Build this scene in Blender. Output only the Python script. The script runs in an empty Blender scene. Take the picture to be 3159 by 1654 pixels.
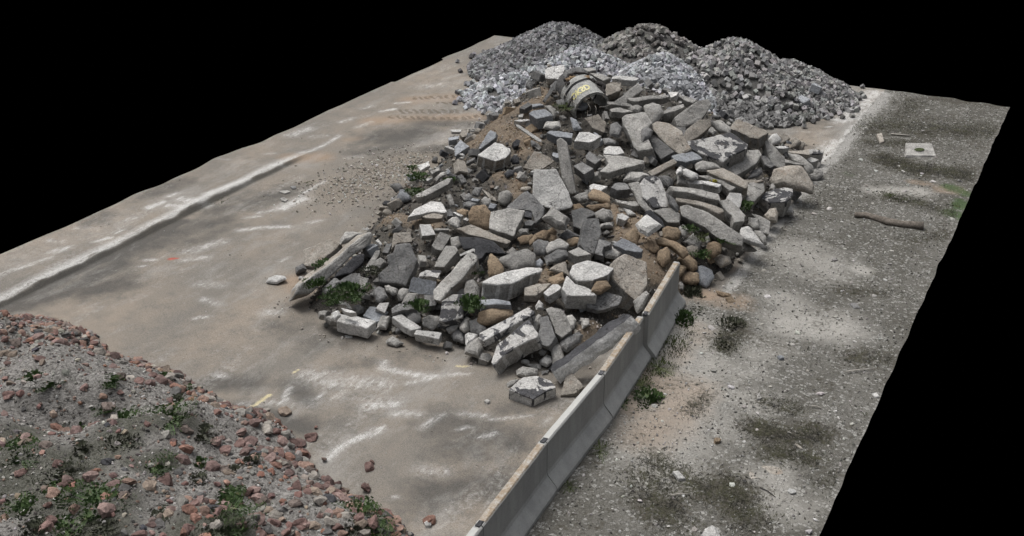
import bpy, bmesh, math, random
from mathutils import Vector, noise, Matrix
from mathutils.bvhtree import BVHTree
random.seed(11)
R = random.random
def U(a, b): return a + (b - a) * R()
C = bpy.context.scene.collection
scene = bpy.context.scene

# ------------------------------------------------------------------ camera and picture geometry
W, HH, F = 3159.0, 1654.0, 3396.0          # the photograph's pixels and focal length in them
PITCH = math.radians(26.3); CAMZ = 12.0
AZ = math.atan2(.607, 1.115)
CAM = Vector((0, 0, CAMZ))
FW = Vector((-math.sin(AZ), math.cos(AZ), 0)); RT = Vector((math.cos(AZ), math.sin(AZ), 0))
def ray(u, v):
    a = (u - W/2)/F; b = (HH/2 - v)/F
    y = math.cos(PITCH) + b*math.sin(PITCH); z = -math.sin(PITCH) + b*math.cos(PITCH)
    return RT*a + FW*y + Vector((0, 0, z))
def ground(u, v, z=0.0):
    r = ray(u, v); return CAM + r*((z - CAMZ)/r.z)
def proj(p):
    d = p - CAM
    x = d.dot(RT); yf = d.dot(FW); z = d.z
    fwd = yf*math.cos(PITCH) - z*math.sin(PITCH); up = yf*math.sin(PITCH) + z*math.cos(PITCH)
    return W/2 + F*x/fwd, HH/2 - F*up/fwd
TILES = {'A': (900,700,3.3733), 'B': (1400,700,3.3733), 'C': (1400,950,3.3729), 'D': (1900,500,3.3729), 'E': (1900,700,3.3733),
 'F': (1200,400,3.3729), 'G': (1600,150,3.3729), 'H': (1400,50,1.9815), 'P': (1700,200,7.495), 'Q': (2200,350,5.395),
 'R': (1250,480,6.131), 'K': (0,450,2.453), 'L': (600,1100,2.435), 'M': (1300,1100,2.435), 'N': (2000,800,1.58), 'O': (2400,250,2.075), 'V': (900,80,3.2125), 'X': (0,900,1.7886), 'S': (0,0,1.0)}
def src(tile, p):
    x0, y0, k = TILES[tile]; return x0 + p[0]/k, y0 + p[1]/k
cam_d = bpy.data.cameras.new('camera'); cam = bpy.data.objects.new('camera', cam_d); C.objects.link(cam)
cam_d.sensor_width = 36; cam_d.lens = F/W*36; cam_d.clip_end = 500
cam.location = CAM; cam.rotation_euler = (math.pi/2 - PITCH, 0, AZ)
scene.camera = cam

# ------------------------------------------------------------------ sky and sun (overcast; nothing stands beyond the yard)
SUN_EL, SUN_ROT = math.radians(66), math.radians(285)
w = bpy.data.worlds.new("World"); scene.world = w; w.use_nodes = True
nt = w.node_tree; nt.nodes.clear()
out = nt.nodes.new('ShaderNodeOutputWorld'); bg = nt.nodes.new('ShaderNodeBackground'); sky = nt.nodes.new('ShaderNodeTexSky')
sky.sky_type = 'NISHITA'; sky.sun_disc = False; sky.sun_elevation = SUN_EL; sky.sun_rotation = SUN_ROT; sky.dust_density = 4
hs = nt.nodes.new('ShaderNodeHueSaturation'); hs.inputs['Saturation'].default_value = .22
tc = nt.nodes.new('ShaderNodeTexCoord'); sp = nt.nodes.new('ShaderNodeSeparateXYZ'); mr = nt.nodes.new('ShaderNodeMapRange')
mr.inputs['From Min'].default_value = .15; mr.inputs['From Max'].default_value = .9
mx = nt.nodes.new('ShaderNodeVectorMath'); mx.operation = 'SCALE'
nt.links.new(tc.outputs['Generated'], sp.inputs[0]); nt.links.new(sp.outputs['Z'], mr.inputs['Value'])
nt.links.new(sky.outputs[0], hs.inputs['Color']); nt.links.new(hs.outputs[0], mx.inputs[0]); nt.links.new(mr.outputs[0], mx.inputs['Scale'])
nt.links.new(mx.outputs[0], bg.inputs['Color']); bg.inputs['Strength'].default_value = .15; nt.links.new(bg.outputs[0], out.inputs['Surface'])
sl = bpy.data.lights.new('sun', 'SUN'); sl.energy = 1.5; sl.angle = math.radians(26); sl.color = (1, .97, .93)
so = bpy.data.objects.new('sun', sl); C.objects.link(so)
# sky's sun_rotation runs clockwise from +Y
sd = Vector((math.sin(SUN_ROT)*math.cos(SUN_EL), math.cos(SUN_ROT)*math.cos(SUN_EL), math.sin(SUN_EL)))
so.rotation_euler = sd.to_track_quat('Z', 'Y').to_euler()
scene.view_settings.view_transform = 'Standard'; scene.view_settings.look = 'None'; scene.view_settings.exposure = 0.56

# ------------------------------------------------------------------ material helpers
class NT:
    def __init__(s, name):
        s.m = bpy.data.materials.new(name); s.m.use_nodes = True; s.t = s.m.node_tree; s.b = s.t.nodes['Principled BSDF']
        s.b.inputs['Specular IOR Level'].default_value = .25
    def n(s, typ, ins=None, **kw):
        o = s.t.nodes.new('ShaderNode' + typ)
        for k, v in kw.items(): setattr(o, k, v)
        for k, v in (ins or {}).items():
            if hasattr(v, 'is_linked') or hasattr(v, 'links'): s.t.links.new(v, o.inputs[k])
            else: o.inputs[k].default_value = v
        return o
    def mix(s, f, a, b, mode='MIX'):
        o = s.t.nodes.new('ShaderNodeMix'); o.data_type = 'RGBA'; o.blend_type = mode
        for i, v in ((0, f), (6, a), (7, b)):
            if hasattr(v, 'links'): s.t.links.new(v, o.inputs[i])
            else: o.inputs[i].default_value = (*v, 1) if isinstance(v, tuple) and len(v) == 3 else v
        return o.outputs[2]
    def math(s, op, a, b=0.0, c=0.0):
        o = s.t.nodes.new('ShaderNodeMath'); o.operation = op
        for i, v in enumerate((a, b, c)):
            if hasattr(v, 'links'): s.t.links.new(v, o.inputs[i])
            else: o.inputs[i].default_value = v
        return o.outputs[0]
    def rng(s, v, a, b, c=0.0, d=1.0):
        o = s.n('MapRange', {'Value': v, 'From Min': a, 'From Max': b, 'To Min': c, 'To Max': d}); return o.outputs[0]
    def noise(s, vec, scale, detail=4, rough=.6, dist=0):
        return s.n('TexNoise', {'Vector': vec, 'Scale': scale, 'Detail': detail, 'Roughness': rough, 'Distortion': dist}).outputs[0]
    def vor(s, vec, scale, feature='F1', out='Distance', rnd=1):
        return s.n('TexVoronoi', {'Vector': vec, 'Scale': scale, 'Randomness': rnd}, feature=feature).outputs[out]
    def fin(s, col, bump=None, bstr=.4, bdist=.02, rough=.95):
        s.t.links.new(col, s.b.inputs['Base Color']); s.b.inputs['Roughness'].default_value = rough
        if bump is not None:
            o = s.n('Bump', {'Height': bump, 'Strength': bstr, 'Distance': bdist}); s.t.links.new(o.outputs[0], s.b.inputs['Normal'])
        return s.m
def stone_mat(name, c1, c2, patch=None, pthr=.56, stain=(.10,.085,.07), cracks=.75, var=.22):
    s = NT(name); tcn = s.n('TexCoord').outputs['Object']; rnd = s.n('ObjectInfo').outputs['Random']
    off = s.n('CombineXYZ', {'X': s.math('MULTIPLY', rnd, 40.0), 'Y': s.math('MULTIPLY', rnd, 17.0), 'Z': 0.0}).outputs[0]
    v = s.n('VectorMath', {0: tcn, 1: off}, operation='ADD').outputs[0]
    big = s.rng(s.noise(v, 2.3, 5, .65), .35, .65); col = s.mix(big, c1, c2)
    if patch:
        pm = s.rng(s.noise(v, 2.8, 6, .6, .6), pthr, pthr + .03); col = s.mix(pm, col, patch)
    st = s.rng(s.noise(v, 4.5, 6, .7), .54, .72); col = s.mix(s.math('MULTIPLY', st, .55), col, stain)
    pt = s.n('NewGeometry').outputs['Pointiness']; col = s.mix(s.math('MULTIPLY', s.rng(pt, .54, .66), .3), col, tuple(min(.7, q*1.7) for q in c2))
    fine = s.noise(v, 24, 5, .8); col = s.mix(1.0, col, s.n('CombineColor', {0: s.rng(fine, .32, .68, .55, 1.38), 1: s.rng(fine, .32, .68, .55, 1.38), 2: s.rng(fine, .32, .68, .55, 1.38)}).outputs[0], 'MULTIPLY')
    wv = s.n('VectorMath', {0: v, 1: s.n('TexNoise', {'Vector': v, 'Scale': 3.0, 'Detail': 3.0}).outputs['Color']}, operation='ADD').outputs[0]
    cr = s.vor(wv, 2.1, 'DISTANCE_TO_EDGE'); crm = s.rng(cr, .004, .014, 1.0, 0.0)
    crm = s.math('MULTIPLY', crm, s.rng(s.noise(v, 1.6, 2), .47, .56, 0.0, cracks)); col = s.mix(crm, col, (.03,.028,.026))
    hv = s.n('HueSaturation', {'Color': col, 'Value': s.rng(rnd, 0, 1, 1-var, 1+var)}).outputs[0]
    h = s.math('ADD', s.noise(v, 14, 6, .7), s.math('MULTIPLY', s.noise(v, 60, 3, .7), .4)); h = s.math('SUBTRACT', h, crm)
    return s.fin(hv, h, 1.0, .05)
M = {
 'C': stone_mat('grey_concrete', (.23,.224,.212), (.40,.388,.365)),
 'G': stone_mat('dark_grey_granite', (.12,.12,.12), (.235,.232,.227)),
 'W': stone_mat('pale_worn_concrete', (.42,.415,.40), (.60,.59,.57), stain=(.2,.18,.155)),
 'T': stone_mat('tan_weathered_concrete', (.25,.226,.195), (.38,.352,.312), stain=(.2,.13,.08)),
 'B': stone_mat('brown_field_stone', (.21,.155,.105), (.30,.235,.165), cracks=.4),
 'D': stone_mat('dark_asphalt', (.04,.041,.045), (.075,.075,.08), stain=(.03,.03,.03)),
 'K': stone_mat('blue_grey_granite', (.23,.24,.26), (.32,.335,.35), cracks=.3),
 'H': stone_mat('pale_rough_break', (.50,.495,.48), (.66,.65,.63), stain=(.34,.33,.31), cracks=.2),
 'L': stone_mat('light_pipe_concrete', (.30,.30,.285), (.40,.40,.385), cracks=.2),
 'P': stone_mat('pale_concrete_with_tar_patches', (.40,.39,.375), (.54,.53,.51), patch=(.075,.075,.08), pthr=.5),
}
def mesh_obj(name, bm, mats, loc=None, parent=None, smooth=False):
    me = bpy.data.meshes.new(name)
    if loc is not None: bmesh.ops.translate(bm, verts=bm.verts, vec=-loc)
    bmesh.ops.recalc_face_normals(bm, faces=bm.faces) if len(bm.faces) < 4000 else None
    bm.to_mesh(me); bm.free()
    for m in (mats if isinstance(mats, (list, tuple)) else [mats]): me.materials.append(m)
    if smooth:
        for p in me.polygons: p.use_smooth = True
    o = bpy.data.objects.new(name, me); C.objects.link(o)
    if loc is not None: o.location = loc
    if parent: o.parent = parent
    return o
def tag(o, label=None, cat=None, group=None, kind=None):
    if label: o['label'] = label
    if cat: o['category'] = cat
    if group: o['group'] = group
    if kind: o['kind'] = kind
    return o
def N2(x, y, s, o=0.0): return noise.noise(Vector((x*s + o, y*s - o, o*.37)))
def seg_d(x, y, a, b):
    dx, dy = b[0]-a[0], b[1]-a[1]; L = dx*dx + dy*dy
    t = 0 if L == 0 else max(0, min(1, ((x-a[0])*dx + (y-a[1])*dy)/L))
    return math.hypot(x-a[0]-t*dx, y-a[1]-t*dy)
def inpoly(x, y, P):
    c = False; j = len(P)-1
    for i in range(len(P)):
        if (P[i][1] > y) != (P[j][1] > y) and x < (P[j][0]-P[i][0])*(y-P[i][1])/(P[j][1]-P[i][1]) + P[i][0]: c = not c
        j = i
    return c
def pdist(x, y, P): return min(seg_d(x, y, P[i], P[i-1]) for i in range(len(P)))
def sstep(a, b, x):
    t = max(0, min(1, (x-a)/(b-a))); return t*t*(3-2*t)

# ------------------------------------------------------------------ height fields of the heaps
FOOT = [(-15.4,18.0),(-15.9,20.6),(-16.7,23.2),(-17.0,24.9),(-17.6,28),(-17.9,31),(-16.8,32.6),(-14,33.2),(-11,33.4),(-9.0,33.6),(-7.4,33.4),(-6.7,32.3),(-6.65,28.4),(-6.6,26.1),(-6.7,23.6),(-7.35,22.4),(-7.5,20),(-8.1,17.4),(-10.3,17.2),(-12.0,16.8),(-13.6,16.5),(-15,17.0)]
RIDGE = [(16,.45),(18,.75),(20,.95),(22,1.1),(24,1.3),(26,1.7),(28,2.2),(30,2.55),(31.2,2.35),(32.5,1.6),(34,.6)]
def lerp_tab(T, x):
    if x <= T[0][0]: return T[0][1]
    for (a, p), (b, q) in zip(T, T[1:]):
        if x <= b: return p + (q-p)*(x-a)/(b-a)
    return T[-1][1]
def h_rubble(x, y):
    if not (-18.2 < x < -6.2 and 16 < y < 34): return 0.0
    if not inpoly(x, y, FOOT): return 0.0
    d = pdist(x, y, FOOT); hm = lerp_tab(RIDGE, y)
    if y > 24:                                  # the crest leans to the left, the right shoulder is lower
        s = sstep(-13.0, -7.5, x); k = sstep(24, 30, y); hm *= 1 - .48*s*k
        hm *= 1 - .25*sstep(-15.2, -17.5, x)*k
    w = 2.1 if y > 24 else 1.3
    h = hm*(1 - math.exp(-d/(w*.55)))*1.04
    if y > 24 and x < -14: h = hm*(min(1, d/2.9)**.9)
    return max(0, h + min(d, 1)*(.13*N2(x, y, .9, 3) + .07*N2(x, y, 2.1, 9)))
SETTS = [(-18.3,37.5,1.85,3.6,0),(-15.0,38.1,2.08,3.7,1),(-11.4,37.4,2.15,3.7,2),(-9.7,38.4,1.35,2.6,2),(-16.1,34.9,1.75,3.5,3),(-13.3,35.1,1.85,3.2,4),(-18.0,33.6,.85,2.1,3)]
def h_setts(x, y):
    b = 0.0; who = -1
    if not (-22.5 < x < -6 and 30 < y < 41): return 0.0, -1
    for cx, cy, h, r, k in SETTS:
        d = math.hypot(x-cx, y-cy)/r
        v = h*(1-d) if d > .12 else h*(.88 - 3.2*(d*d-.0144)*.5)
        v += .10*N2(x, y, 1.3, k)*min(1, max(0, 1-d)*4)
        if v > b: b = v; who = k
    return b, who
RED = [(-24,15.0),(-20.7,13.65),(-19.2,14.05),(-17.9,14.0),(-17.0,13.55),(-16.2,13.7),(-14.8,13.6),(-13.4,13.25),(-12.6,13.45),(-11.7,13.1),(-10.9,12.5),(-9.9,12.2),(-8.6,11.95),(-7.9,11.6),(-7.6,9),(-7.6,4),(-24,4)]
def h_red(x, y):
    if not inpoly(x, y, RED): return 0.0
    d = pdist(x, y, RED[:15] + [(-7.6,-9),(-24,-9)]) if False else min(seg_d(x, y, RED[i], RED[i+1]) for i in range(14))
    lump = .5 + .5*math.sin(x*1.9 + .8*N2(x, y, .5, 2)*3)
    return max(0, (1.2 + .3*lump)*(1-math.exp(-d/1.5)) + min(1, d)*(.42*N2(x, y, .6, 7) + .16*N2(x, y, 1.5, 4) - .28*max(0, 1 - abs(y - 10.4 - .55*(x + 15))/.6)))
def h_all(x, y): return max(h_rubble(x, y), h_red(x, y))
def hit(u, v, hf=None, off=0.0):
    hf = hf or h_all; r = ray(u, v); t0 = (3.2 - CAMZ)/r.z; t1 = (0 - CAMZ)/r.z; n = 90
    for i in range(n+1):
        t = t0 + (t1-t0)*i/n; p = CAM + r*t
        if p.z <= hf(p.x, p.y) + off: return p
    return CAM + r*t1

# ------------------------------------------------------------------ ground sheet with worn paint, dirt, stains and painted kerb shade
def seglist(tile, *items):
    r = []
    for it in items:
        pts = [ground(*src(tile, p)) for p in it[0]]
        for a, b in zip(pts, pts[1:]): r.append(((a.x, a.y), (b.x, b.y), it[1], it[2] if len(it) > 2 else 1.0))
    return r
WHITE = (seglist('K', ([(0,1030),(400,872)], .14,.8), ([(0,960),(400,800),(900,590)], .8,.34), ([(350,745),(470,760)], .16,.7), ([(390,840),(520,800)], .2,.8),
  ([(720,755),(840,720)], .12), ([(870,690),(930,665)], .12,.9), ([(850,620),(1040,570)], .1,.7), ([(1130,500),(1240,465)], .16), ([(1280,420),(1360,390)], .12), ([(1390,445),(1550,450)], .26),
  ([(1560,405),(1880,280)], .2), ([(2060,170),(2150,160)], .14,.8), ([(2140,470),(2300,400)], .28), ([(2300,360),(2453,270)], .1), ([(1950,510),(2060,490)], .1,.8), ([(1860,545),(1960,535)], .1,.8),
  ([(1800,640),(1960,620),(2180,610)], .14,.9), ([(1400,800),(1690,725)], .22,.7), ([(1400,865),(1560,840)], .14,.8), ([(1090,860),(1170,860)], .09), ([(2340,580),(2440,560)], .12,.8), ([(1510,1050),(1690,1050)], .2,.6),
  ([(1540,1160),(1640,1200)], .15,.7), ([(1480,1310),(1580,1295)], .1,.8), ([(1990,1265),(2110,1260)], .2,.7), ([(2120,870),(2190,840)], .08,.8), ([(1280,490),(1390,500)], .15), ([(600,640),(730,650)], .25,.5), ([(1060,910),(1100,905)], .06), ([(500,900),(640,900)], .1,.6), ([(1660,130),(1740,138)], .1,.6), ([(2020,75),(2070,65)], .12,.7))
 + seglist('L', ([(150,140),(240,150)], .12,.8), ([(360,360),(700,350)], .14,.7), ([(715,230),(670,340)], .09,.9), ([(900,360),(980,240)], .07,.8), ([(1070,310),(1130,260)], .12,.7), ([(870,150),(1100,190),(1380,200)], .42,.7),
  ([(1420,40),(1420,100),(1750,150)], .16,.9), ([(1600,200),(1948,130)], .12,.8), ([(1300,370),(1500,360)], .2,.8), ([(1500,430),(1680,430)], .16,.8), ([(990,770),(1150,640),(1400,545)], .16,.9), ([(1710,540),(1820,450)], .12,.7), ([(1700,850),(1860,870)], .22,.6), ([(1480,1060),(1530,1050)], .06), ([(750,380),(1100,300),(1500,330)], .3,.45))
 + seglist('M', ([(0,530),(130,450)], .12,.8), ([(280,550),(350,535)], .07), ([(450,610),(560,580)], .09), ([(300,430),(470,450)], .14,.7), ([(520,480),(820,450)], .07,.8), ([(0,150),(350,130)], .08,.9), ([(940,500),(970,480)], .12,.5))
 + seglist('V', ([(0,1080),(160,1020)], .3,.8), ([(890,850),(1020,830)], .12), ([(1040,775),(1160,760)], .12), ([(490,950),(600,910)], .16,.7), ([(640,1010),(790,950)], .12,.8), ([(90,1265),(240,1225),(470,1090)], .13,.9), ([(1300,600),(1500,590)], .4,.6), ([(200,1100),(320,1090)], .2,.5), ([(560,1310),(690,1290)], .15,.6), ([(1480,540),(1700,470)], .1,.6), ([(700,820),(800,800)], .14,.6))
 + seglist('S', ([(2245,900),(2370,735),(2560,500)], .17,1.3), ([(2560,500),(2735,290)], .34,1.25), ([(2500,530),(2590,440)], .5,1), ([(2600,370),(2700,285)], .5,.95), ([(2680,1110),(2640,1040)], .0,.0))
 + seglist('O', ([(300,420),(400,400)], .3,.8), ([(360,270),(450,240)], .2,.7), ([(310,295),(345,290)], .08,.9), ([(120,320),(130,322)], .06,.8), ([(160,322),(200,325)], .1,.6)))
DARK = (seglist('K', ([(20,1235),(330,1100),(620,930),(870,830),(1380,575)], .16,1), ([(60,1250),(500,1100),(900,890)], .34,.8), ([(860,850),(1250,720)], .35,.75), ([(1100,700),(1700,560)], .32,.7), ([(650,1100),(900,1040)], .45,.8), ([(1650,500),(2200,340)], .45,.65), ([(700,590),(790,545)], .3,.6), ([(1150,400),(1380,290)], .4,.6), ([(1450,640),(1250,720)], .3,.6))  # first polyline: shading at the kerb base, painted in among the stains
 + seglist('V', ([(900,1110),(1250,1060)], .7,.8), ([(650,1260),(1000,1190)], .35,.6), ([(1050,1290),(1480,1220)], .3,.8), ([(1000,1340),(1400,1320)], .6,.4), ([(1250,960),(1700,980)], .4,.6))
 + seglist('L', ([(130,200),(420,200)], .28,.8), ([(750,200),(850,330)], .25,.8), ([(350,420),(830,530)], .3,.8), ([(1050,420),(1100,560)],.5,.2))
 + seglist('M', ([(150,500),(700,640)], .42,.75), ([(100,1050),(600,950)], .5,.8), ([(600,400),(1000,350)], .25,.6), ([(200,700),(500,720)], .4,.6))
 + seglist('S', ([(2330,400),(2640,350)], .9,.4), ([(560,760),(700,700)], .3,.5), ([(850,1000),(980,1060)], .3,.5), ([(1050,1130),(1300,1100)], .2,.4)))
YEL = seglist('L', ([(440,372),(570,285)], .06,1), ([(745,135),(770,100)], .045,.9)) + seglist('M', ([(275,72),(340,75)], .05,1)) 
REDS = seglist('K', ([(1280,855),(1330,850)], .07,1))
TRACK = seglist('V', ([(1250,720),(1800,690)], .33,1), ([(1450,765),(1780,770)], .22,1), ([(1110,850),(1650,850)], .42,1), ([(1000,905),(1650,925),(2000,880)], .3,1))
TAN = seglist('V', ([(800,940),(1900,900)], .4,.8), ([(1200,730),(1800,700)], .5,.7), ([(550,1130),(700,1110)], .2,.6), ([(0,1320),(300,1300)], .4,.8)) + seglist('A', ([(20,560),(110,640)], .35,.8)) + seglist('E', ([(900,700),(1250,790)], .35,.9), ([(1180,430),(1000,400)], .3,.6), ([(700,1000),(900,1100),(600,1400)], .3,.5)) + seglist('N', ([(60,600),(200,650),(80,800),(0,860)], .5,.8)) + seglist('O', ([(870,650),(940,660)], .2,.8), ([(1040,700),(1140,715)], .25,.9)) + seglist('C', ([(1750,900),(1900,1100)], .3,.7))
MOSS = (seglist('O', ([(600,290),(1350,330)], .9,.7), ([(1000,120),(1350,150)], .5,.6), ([(720,510),(860,560),(1150,600)], .5,1), ([(700,740),(950,800),(1100,850)], .35,.7), ([(900,130),(700,300)], .4,.6), ([(860,1020),(1050,1000)], .3,.5), ([(600,400),(850,400)], .35,.7))
 + seglist('N', ([(540,830),(700,880),(800,860)], .32,1), ([(620,950),(780,970)], .3,.9), ([(400,1120),(480,1260)], .35,.9), ([(50,1000),(300,1150)], .35,.8), ([(420,330),(370,440)], .22,.9), ([(580,700),(700,730)], .25,.7), ([(1000,480),(1180,490)], .3,.6), ([(950,160),(1200,170)], .3,.5), ([(0,1080),(100,1250)], .4,.8), ([(850,1100),(900,1050)], .15,.6), ([(200,740),(260,700)], .2,.6)))
PALE = seglist('N', ([(170,330),(260,560),(200,720),(60,1000)], .75,.75), ([(300,640),(450,560),(600,420)], .5,.55), ([(700,320),(900,330)], .6,1), ([(650,200),(720,260)], .5,.7), ([(300,640),(500,700)], .5,.7), ([(250,800),(350,820)], .5,.6), ([(600,1080),(680,1200)], .5,.7), ([(1010,50),(1050,60)], .2,1)) + seglist('O', ([(100,1100),(300,1200)], .8,.7), ([(650,710),(900,720)], .35,1), ([(520,1200),(550,1220)], .15,1))
GRN = seglist('O', ([(1170,780),(1160,810)], .2,1), ([(1120,850),(1170,870)], .35,.8), ([(1090,690),(1200,730)], .25,.8), ([(430,590),(470,610)], .15,.5))
def fld(S, x, y, soft=1.6):
    m = 0.0
    for a, b, wd, st in S:
        if wd <= 0: continue
        if min(a[0],b[0]) - 2.2*wd > x or max(a[0],b[0]) + 2.2*wd < x or min(a[1],b[1]) - 2.2*wd > y or max(a[1],b[1]) + 2.2*wd < y: continue
        d = seg_d(x, y, a, b)/(wd*(.75 if S is WHITE else 1)); v = st*max(0, 1 - max(0, d-.35)/soft)
        if v > m: m = v
    return m
DB0, DB1 = ground(1070, 590)[:2], ground(1270, 500)[:2]
GX0, GX1, GY0, GY1 = -23.05, -2.4, 6.0, 40.75
st_ = .1; nx = int((GX1-GX0)/st_); ny = int((GY1-GY0)/st_)
verts = []; A1 = []; A2 = []; A3 = []
def g_z(x, y):
    z = .02*N2(x, y, .35, 1)
    if x < -21.0: z += (.12 + .07*N2(x*.3, y, .9, 12))*sstep(-20.95, -21.06, x + .05*N2(0, y, 1.7, 4))*(1 - sstep(23.2, 25.6, y)) + .04*N2(x, y, .6, 8)
    if x > -6.6: z += sstep(-6.6, -6.0, x)*(.05*N2(x, y, .7, 5) + .03*N2(x, y, 2.3, 2) + .02)
    if x > -5.5 and y > 26: z += .07*max(0, N2(x, y, 1.1, 31))
    return z
for j in range(ny+1):
    for i in range(nx+1):
        x = GX0 + (GX1-GX0)*i/nx; y = GY0 + (GY1-GY0)*j/ny
        X = x
        if i == 0:
            X += .10*N2(0, y, .8, 3) + (.16 if 33 < y < 36.5 else 0); 
        if i == nx: X += .035*N2(0, y, 1.5, 6)
        Y = y
        if j == ny: Y += .10*N2(x, 0, 1.1, 6)
        verts.append((X, Y, g_z(x, y)))
        A1.append((fld(WHITE, x, y), fld(DARK, x, y), fld(TAN, x, y), fld(YEL, x, y)))
        if x > -7.6: A2.append((fld(MOSS, x, y), fld(PALE, x, y), fld(GRN, x, y), sstep(-6.95, -6.45, x + .12*N2(x, y, 1.5, 2)) if y > 22 or x > -6.5 else sstep(-7.3,-7.0,x)))
        else: A2.append((0, 0, 0, 0))
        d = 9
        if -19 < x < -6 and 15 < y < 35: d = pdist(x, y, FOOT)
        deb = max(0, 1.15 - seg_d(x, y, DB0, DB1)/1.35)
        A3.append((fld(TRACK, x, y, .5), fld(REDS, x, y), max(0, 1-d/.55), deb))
faces = [(j*(nx+1)+i, j*(nx+1)+i+1, (j+1)*(nx+1)+i+1, (j+1)*(nx+1)+i) for j in range(ny) for i in range(nx)]
gme = bpy.data.meshes.new('ground'); gme.from_pydata(verts, [], faces)
for nm, dat in (('m1', A1), ('m2', A2), ('m3', A3)):
    at = gme.attributes.new(nm, 'FLOAT_COLOR', 'POINT'); flat = [c for t in dat for c in t]; at.data.foreach_set('color', flat)
for p in gme.polygons: p.use_smooth = True
def ground_mat():
    s = NT('worn_yard_surface'); pos = s.n('NewGeometry').outputs['Position']
    def att(n):
        a = s.n('Attribute', attribute_name=n); q = s.n('SeparateColor', {'Color': a.outputs['Color']}); return q.outputs[0], q.outputs[1], q.outputs[2], a.outputs['Alpha']
    wh, dk, tn, yl = att('m1'); mo, pa, gr, gv = att('m2'); trk, rd, edge, deb = att('m3')
    st = s.n('VectorMath', {0: pos, 1: (1.0, .45, 1.0)}, operation='MULTIPLY').outputs[0]
    n1 = s.noise(st, .55, 5, .6); n2 = s.noise(pos, 2.2, 5, .65); n3 = s.noise(pos, 9, 6, .7); n4 = s.noise(pos, 45, 4, .8); n5 = s.noise(pos, 110, 2, .8)
    col = s.mix(s.rng(n1, .36, .64), (.155,.143,.126), (.218,.188,.155))
    col = s.mix(s.math('MULTIPLY', s.rng(n2, .45, .65), .6), col, (.145,.135,.12))
    def m(mask, nz, lo, hi, k=.75): return s.rng(s.math('ADD', mask, s.math('MULTIPLY', s.math('SUBTRACT', nz, .5), k)), lo, hi)
    col = s.mix(s.math('MULTIPLY', m(tn, n2, .25, .95), .7), col, (.27,.195,.135))
    col = s.mix(s.math('MULTIPLY', m(dk, n2, .08, .8, .9), .85), col, (.068,.065,.06))
    col = s.mix(s.math('MULTIPLY', m(edge, n2, .25, 1.1, .9), .6), col, (.10,.09,.078))  # ground darkens towards the foot of the rubble heap
    # streaky scuffed lime and paint
    sc = s.n('VectorMath', {0: pos, 1: (1.0, .3, 1.0)}, operation='MULTIPLY').outputs[0]
    w0 = s.math('MULTIPLY', s.rng(s.noise(sc, 1.1, 8, .72, .4), .55, .72), s.rng(n3, .42, .62)); col = s.mix(s.math('MULTIPLY', w0, .6), col, (.43,.42,.40)); col = s.mix(s.math('MULTIPLY', s.rng(s.noise(st, .8, 8, .72, .25), .52, .66), .38), col, (.30,.292,.275)); col = s.mix(s.math('MULTIPLY', s.math('MULTIPLY', s.rng(wh, .02, .9), s.rng(n3, .35, .6)), .45), col, (.40,.395,.38))
    wm = m(s.math('MULTIPLY', wh, .8), s.noise(sc, 7, 7, .75), .44, .95, 2.2); wm = s.math('MULTIPLY', wm, s.rng(n4, .40, .60, .25, .78)); col = s.mix(wm, col, (.56,.555,.54))
    col = s.mix(s.math('MULTIPLY', m(yl, n3, .5, .9, 1.4), .8), col, (.5,.44,.27)); col = s.mix(m(rd, n3, .45, .9, .9), col, (.33,.08,.06))
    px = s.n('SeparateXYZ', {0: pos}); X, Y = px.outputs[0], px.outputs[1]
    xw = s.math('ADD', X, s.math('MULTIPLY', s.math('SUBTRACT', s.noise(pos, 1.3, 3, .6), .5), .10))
    kin = s.math('MULTIPLY', s.rng(Y, 25.6, 24.6), s.math('MULTIPLY', s.rng(xw, -21.40, -21.16), s.rng(xw, -21.02, -21.06)))
    kin = s.math('MULTIPLY', kin, s.math('MULTIPLY', s.rng(s.noise(sc, 2.6, 8, .78), .34, .48), s.rng(s.noise(pos, 11, 6, .75), .28, .5))); col = s.mix(s.math('MULTIPLY', kin, .8), col, s.mix(n4, (.34,.335,.32), (.60,.595,.58)))
    kshade = s.math('MULTIPLY', s.rng(Y, 25.2, 24.4), s.math('MULTIPLY', s.rng(xw, -21.05, -21.0), s.rng(xw, -20.8, -20.94))); col = s.mix(s.math('MULTIPLY', kshade, .8), col, (.04,.038,.034))  # shade below the kerb step, painted as a dark band
    # tyre tread prints
    tw = s.n('TexWave', {'Vector': pos, 'Scale': 1.9, 'Distortion': 5.0, 'Detail': 3.0, 'Detail Scale': 1.5}, wave_type='BANDS', bands_direction='DIAGONAL').outputs['Fac']
    tm = s.math('MULTIPLY', m(trk, n2, .35, .8, .5), s.rng(tw, .35, .65)); col = s.mix(s.math('MULTIPLY', tm, .5), col, (.085,.066,.048))
    dm = m(deb, n2, .3, .7, .8); dcol = s.mix(s.rng(s.vor(pos, 16, 'F1', 'Color') if False else n4, .35, .7), (.10,.088,.072), (.25,.22,.185)); col = s.mix(dm, col, dcol)
    # pits and grains
    pit = s.rng(s.noise(pos, 26, 2, .5), .66, .74); col = s.mix(s.math('MULTIPLY', pit, .5), col, (.06,.055,.05))
    v5 = s.rng(s.math('ADD', s.math('MULTIPLY', n4, .55), s.math('MULTIPLY', n5, .45)), .33, .67,   .42, 1.6); col = s.mix(1.0, col, s.n('CombineColor', {0: v5, 1: v5, 2: v5}).outputs[0], 'MULTIPLY')
    # gravel verge
    vc = s.n('TexVoronoi', {'Vector': pos, 'Scale': 15.0}); ve = s.vor(pos, 15, 'DISTANCE_TO_EDGE'); vcol = s.n('SeparateColor', {'Color': vc.outputs['Color']}).outputs[0]
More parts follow.
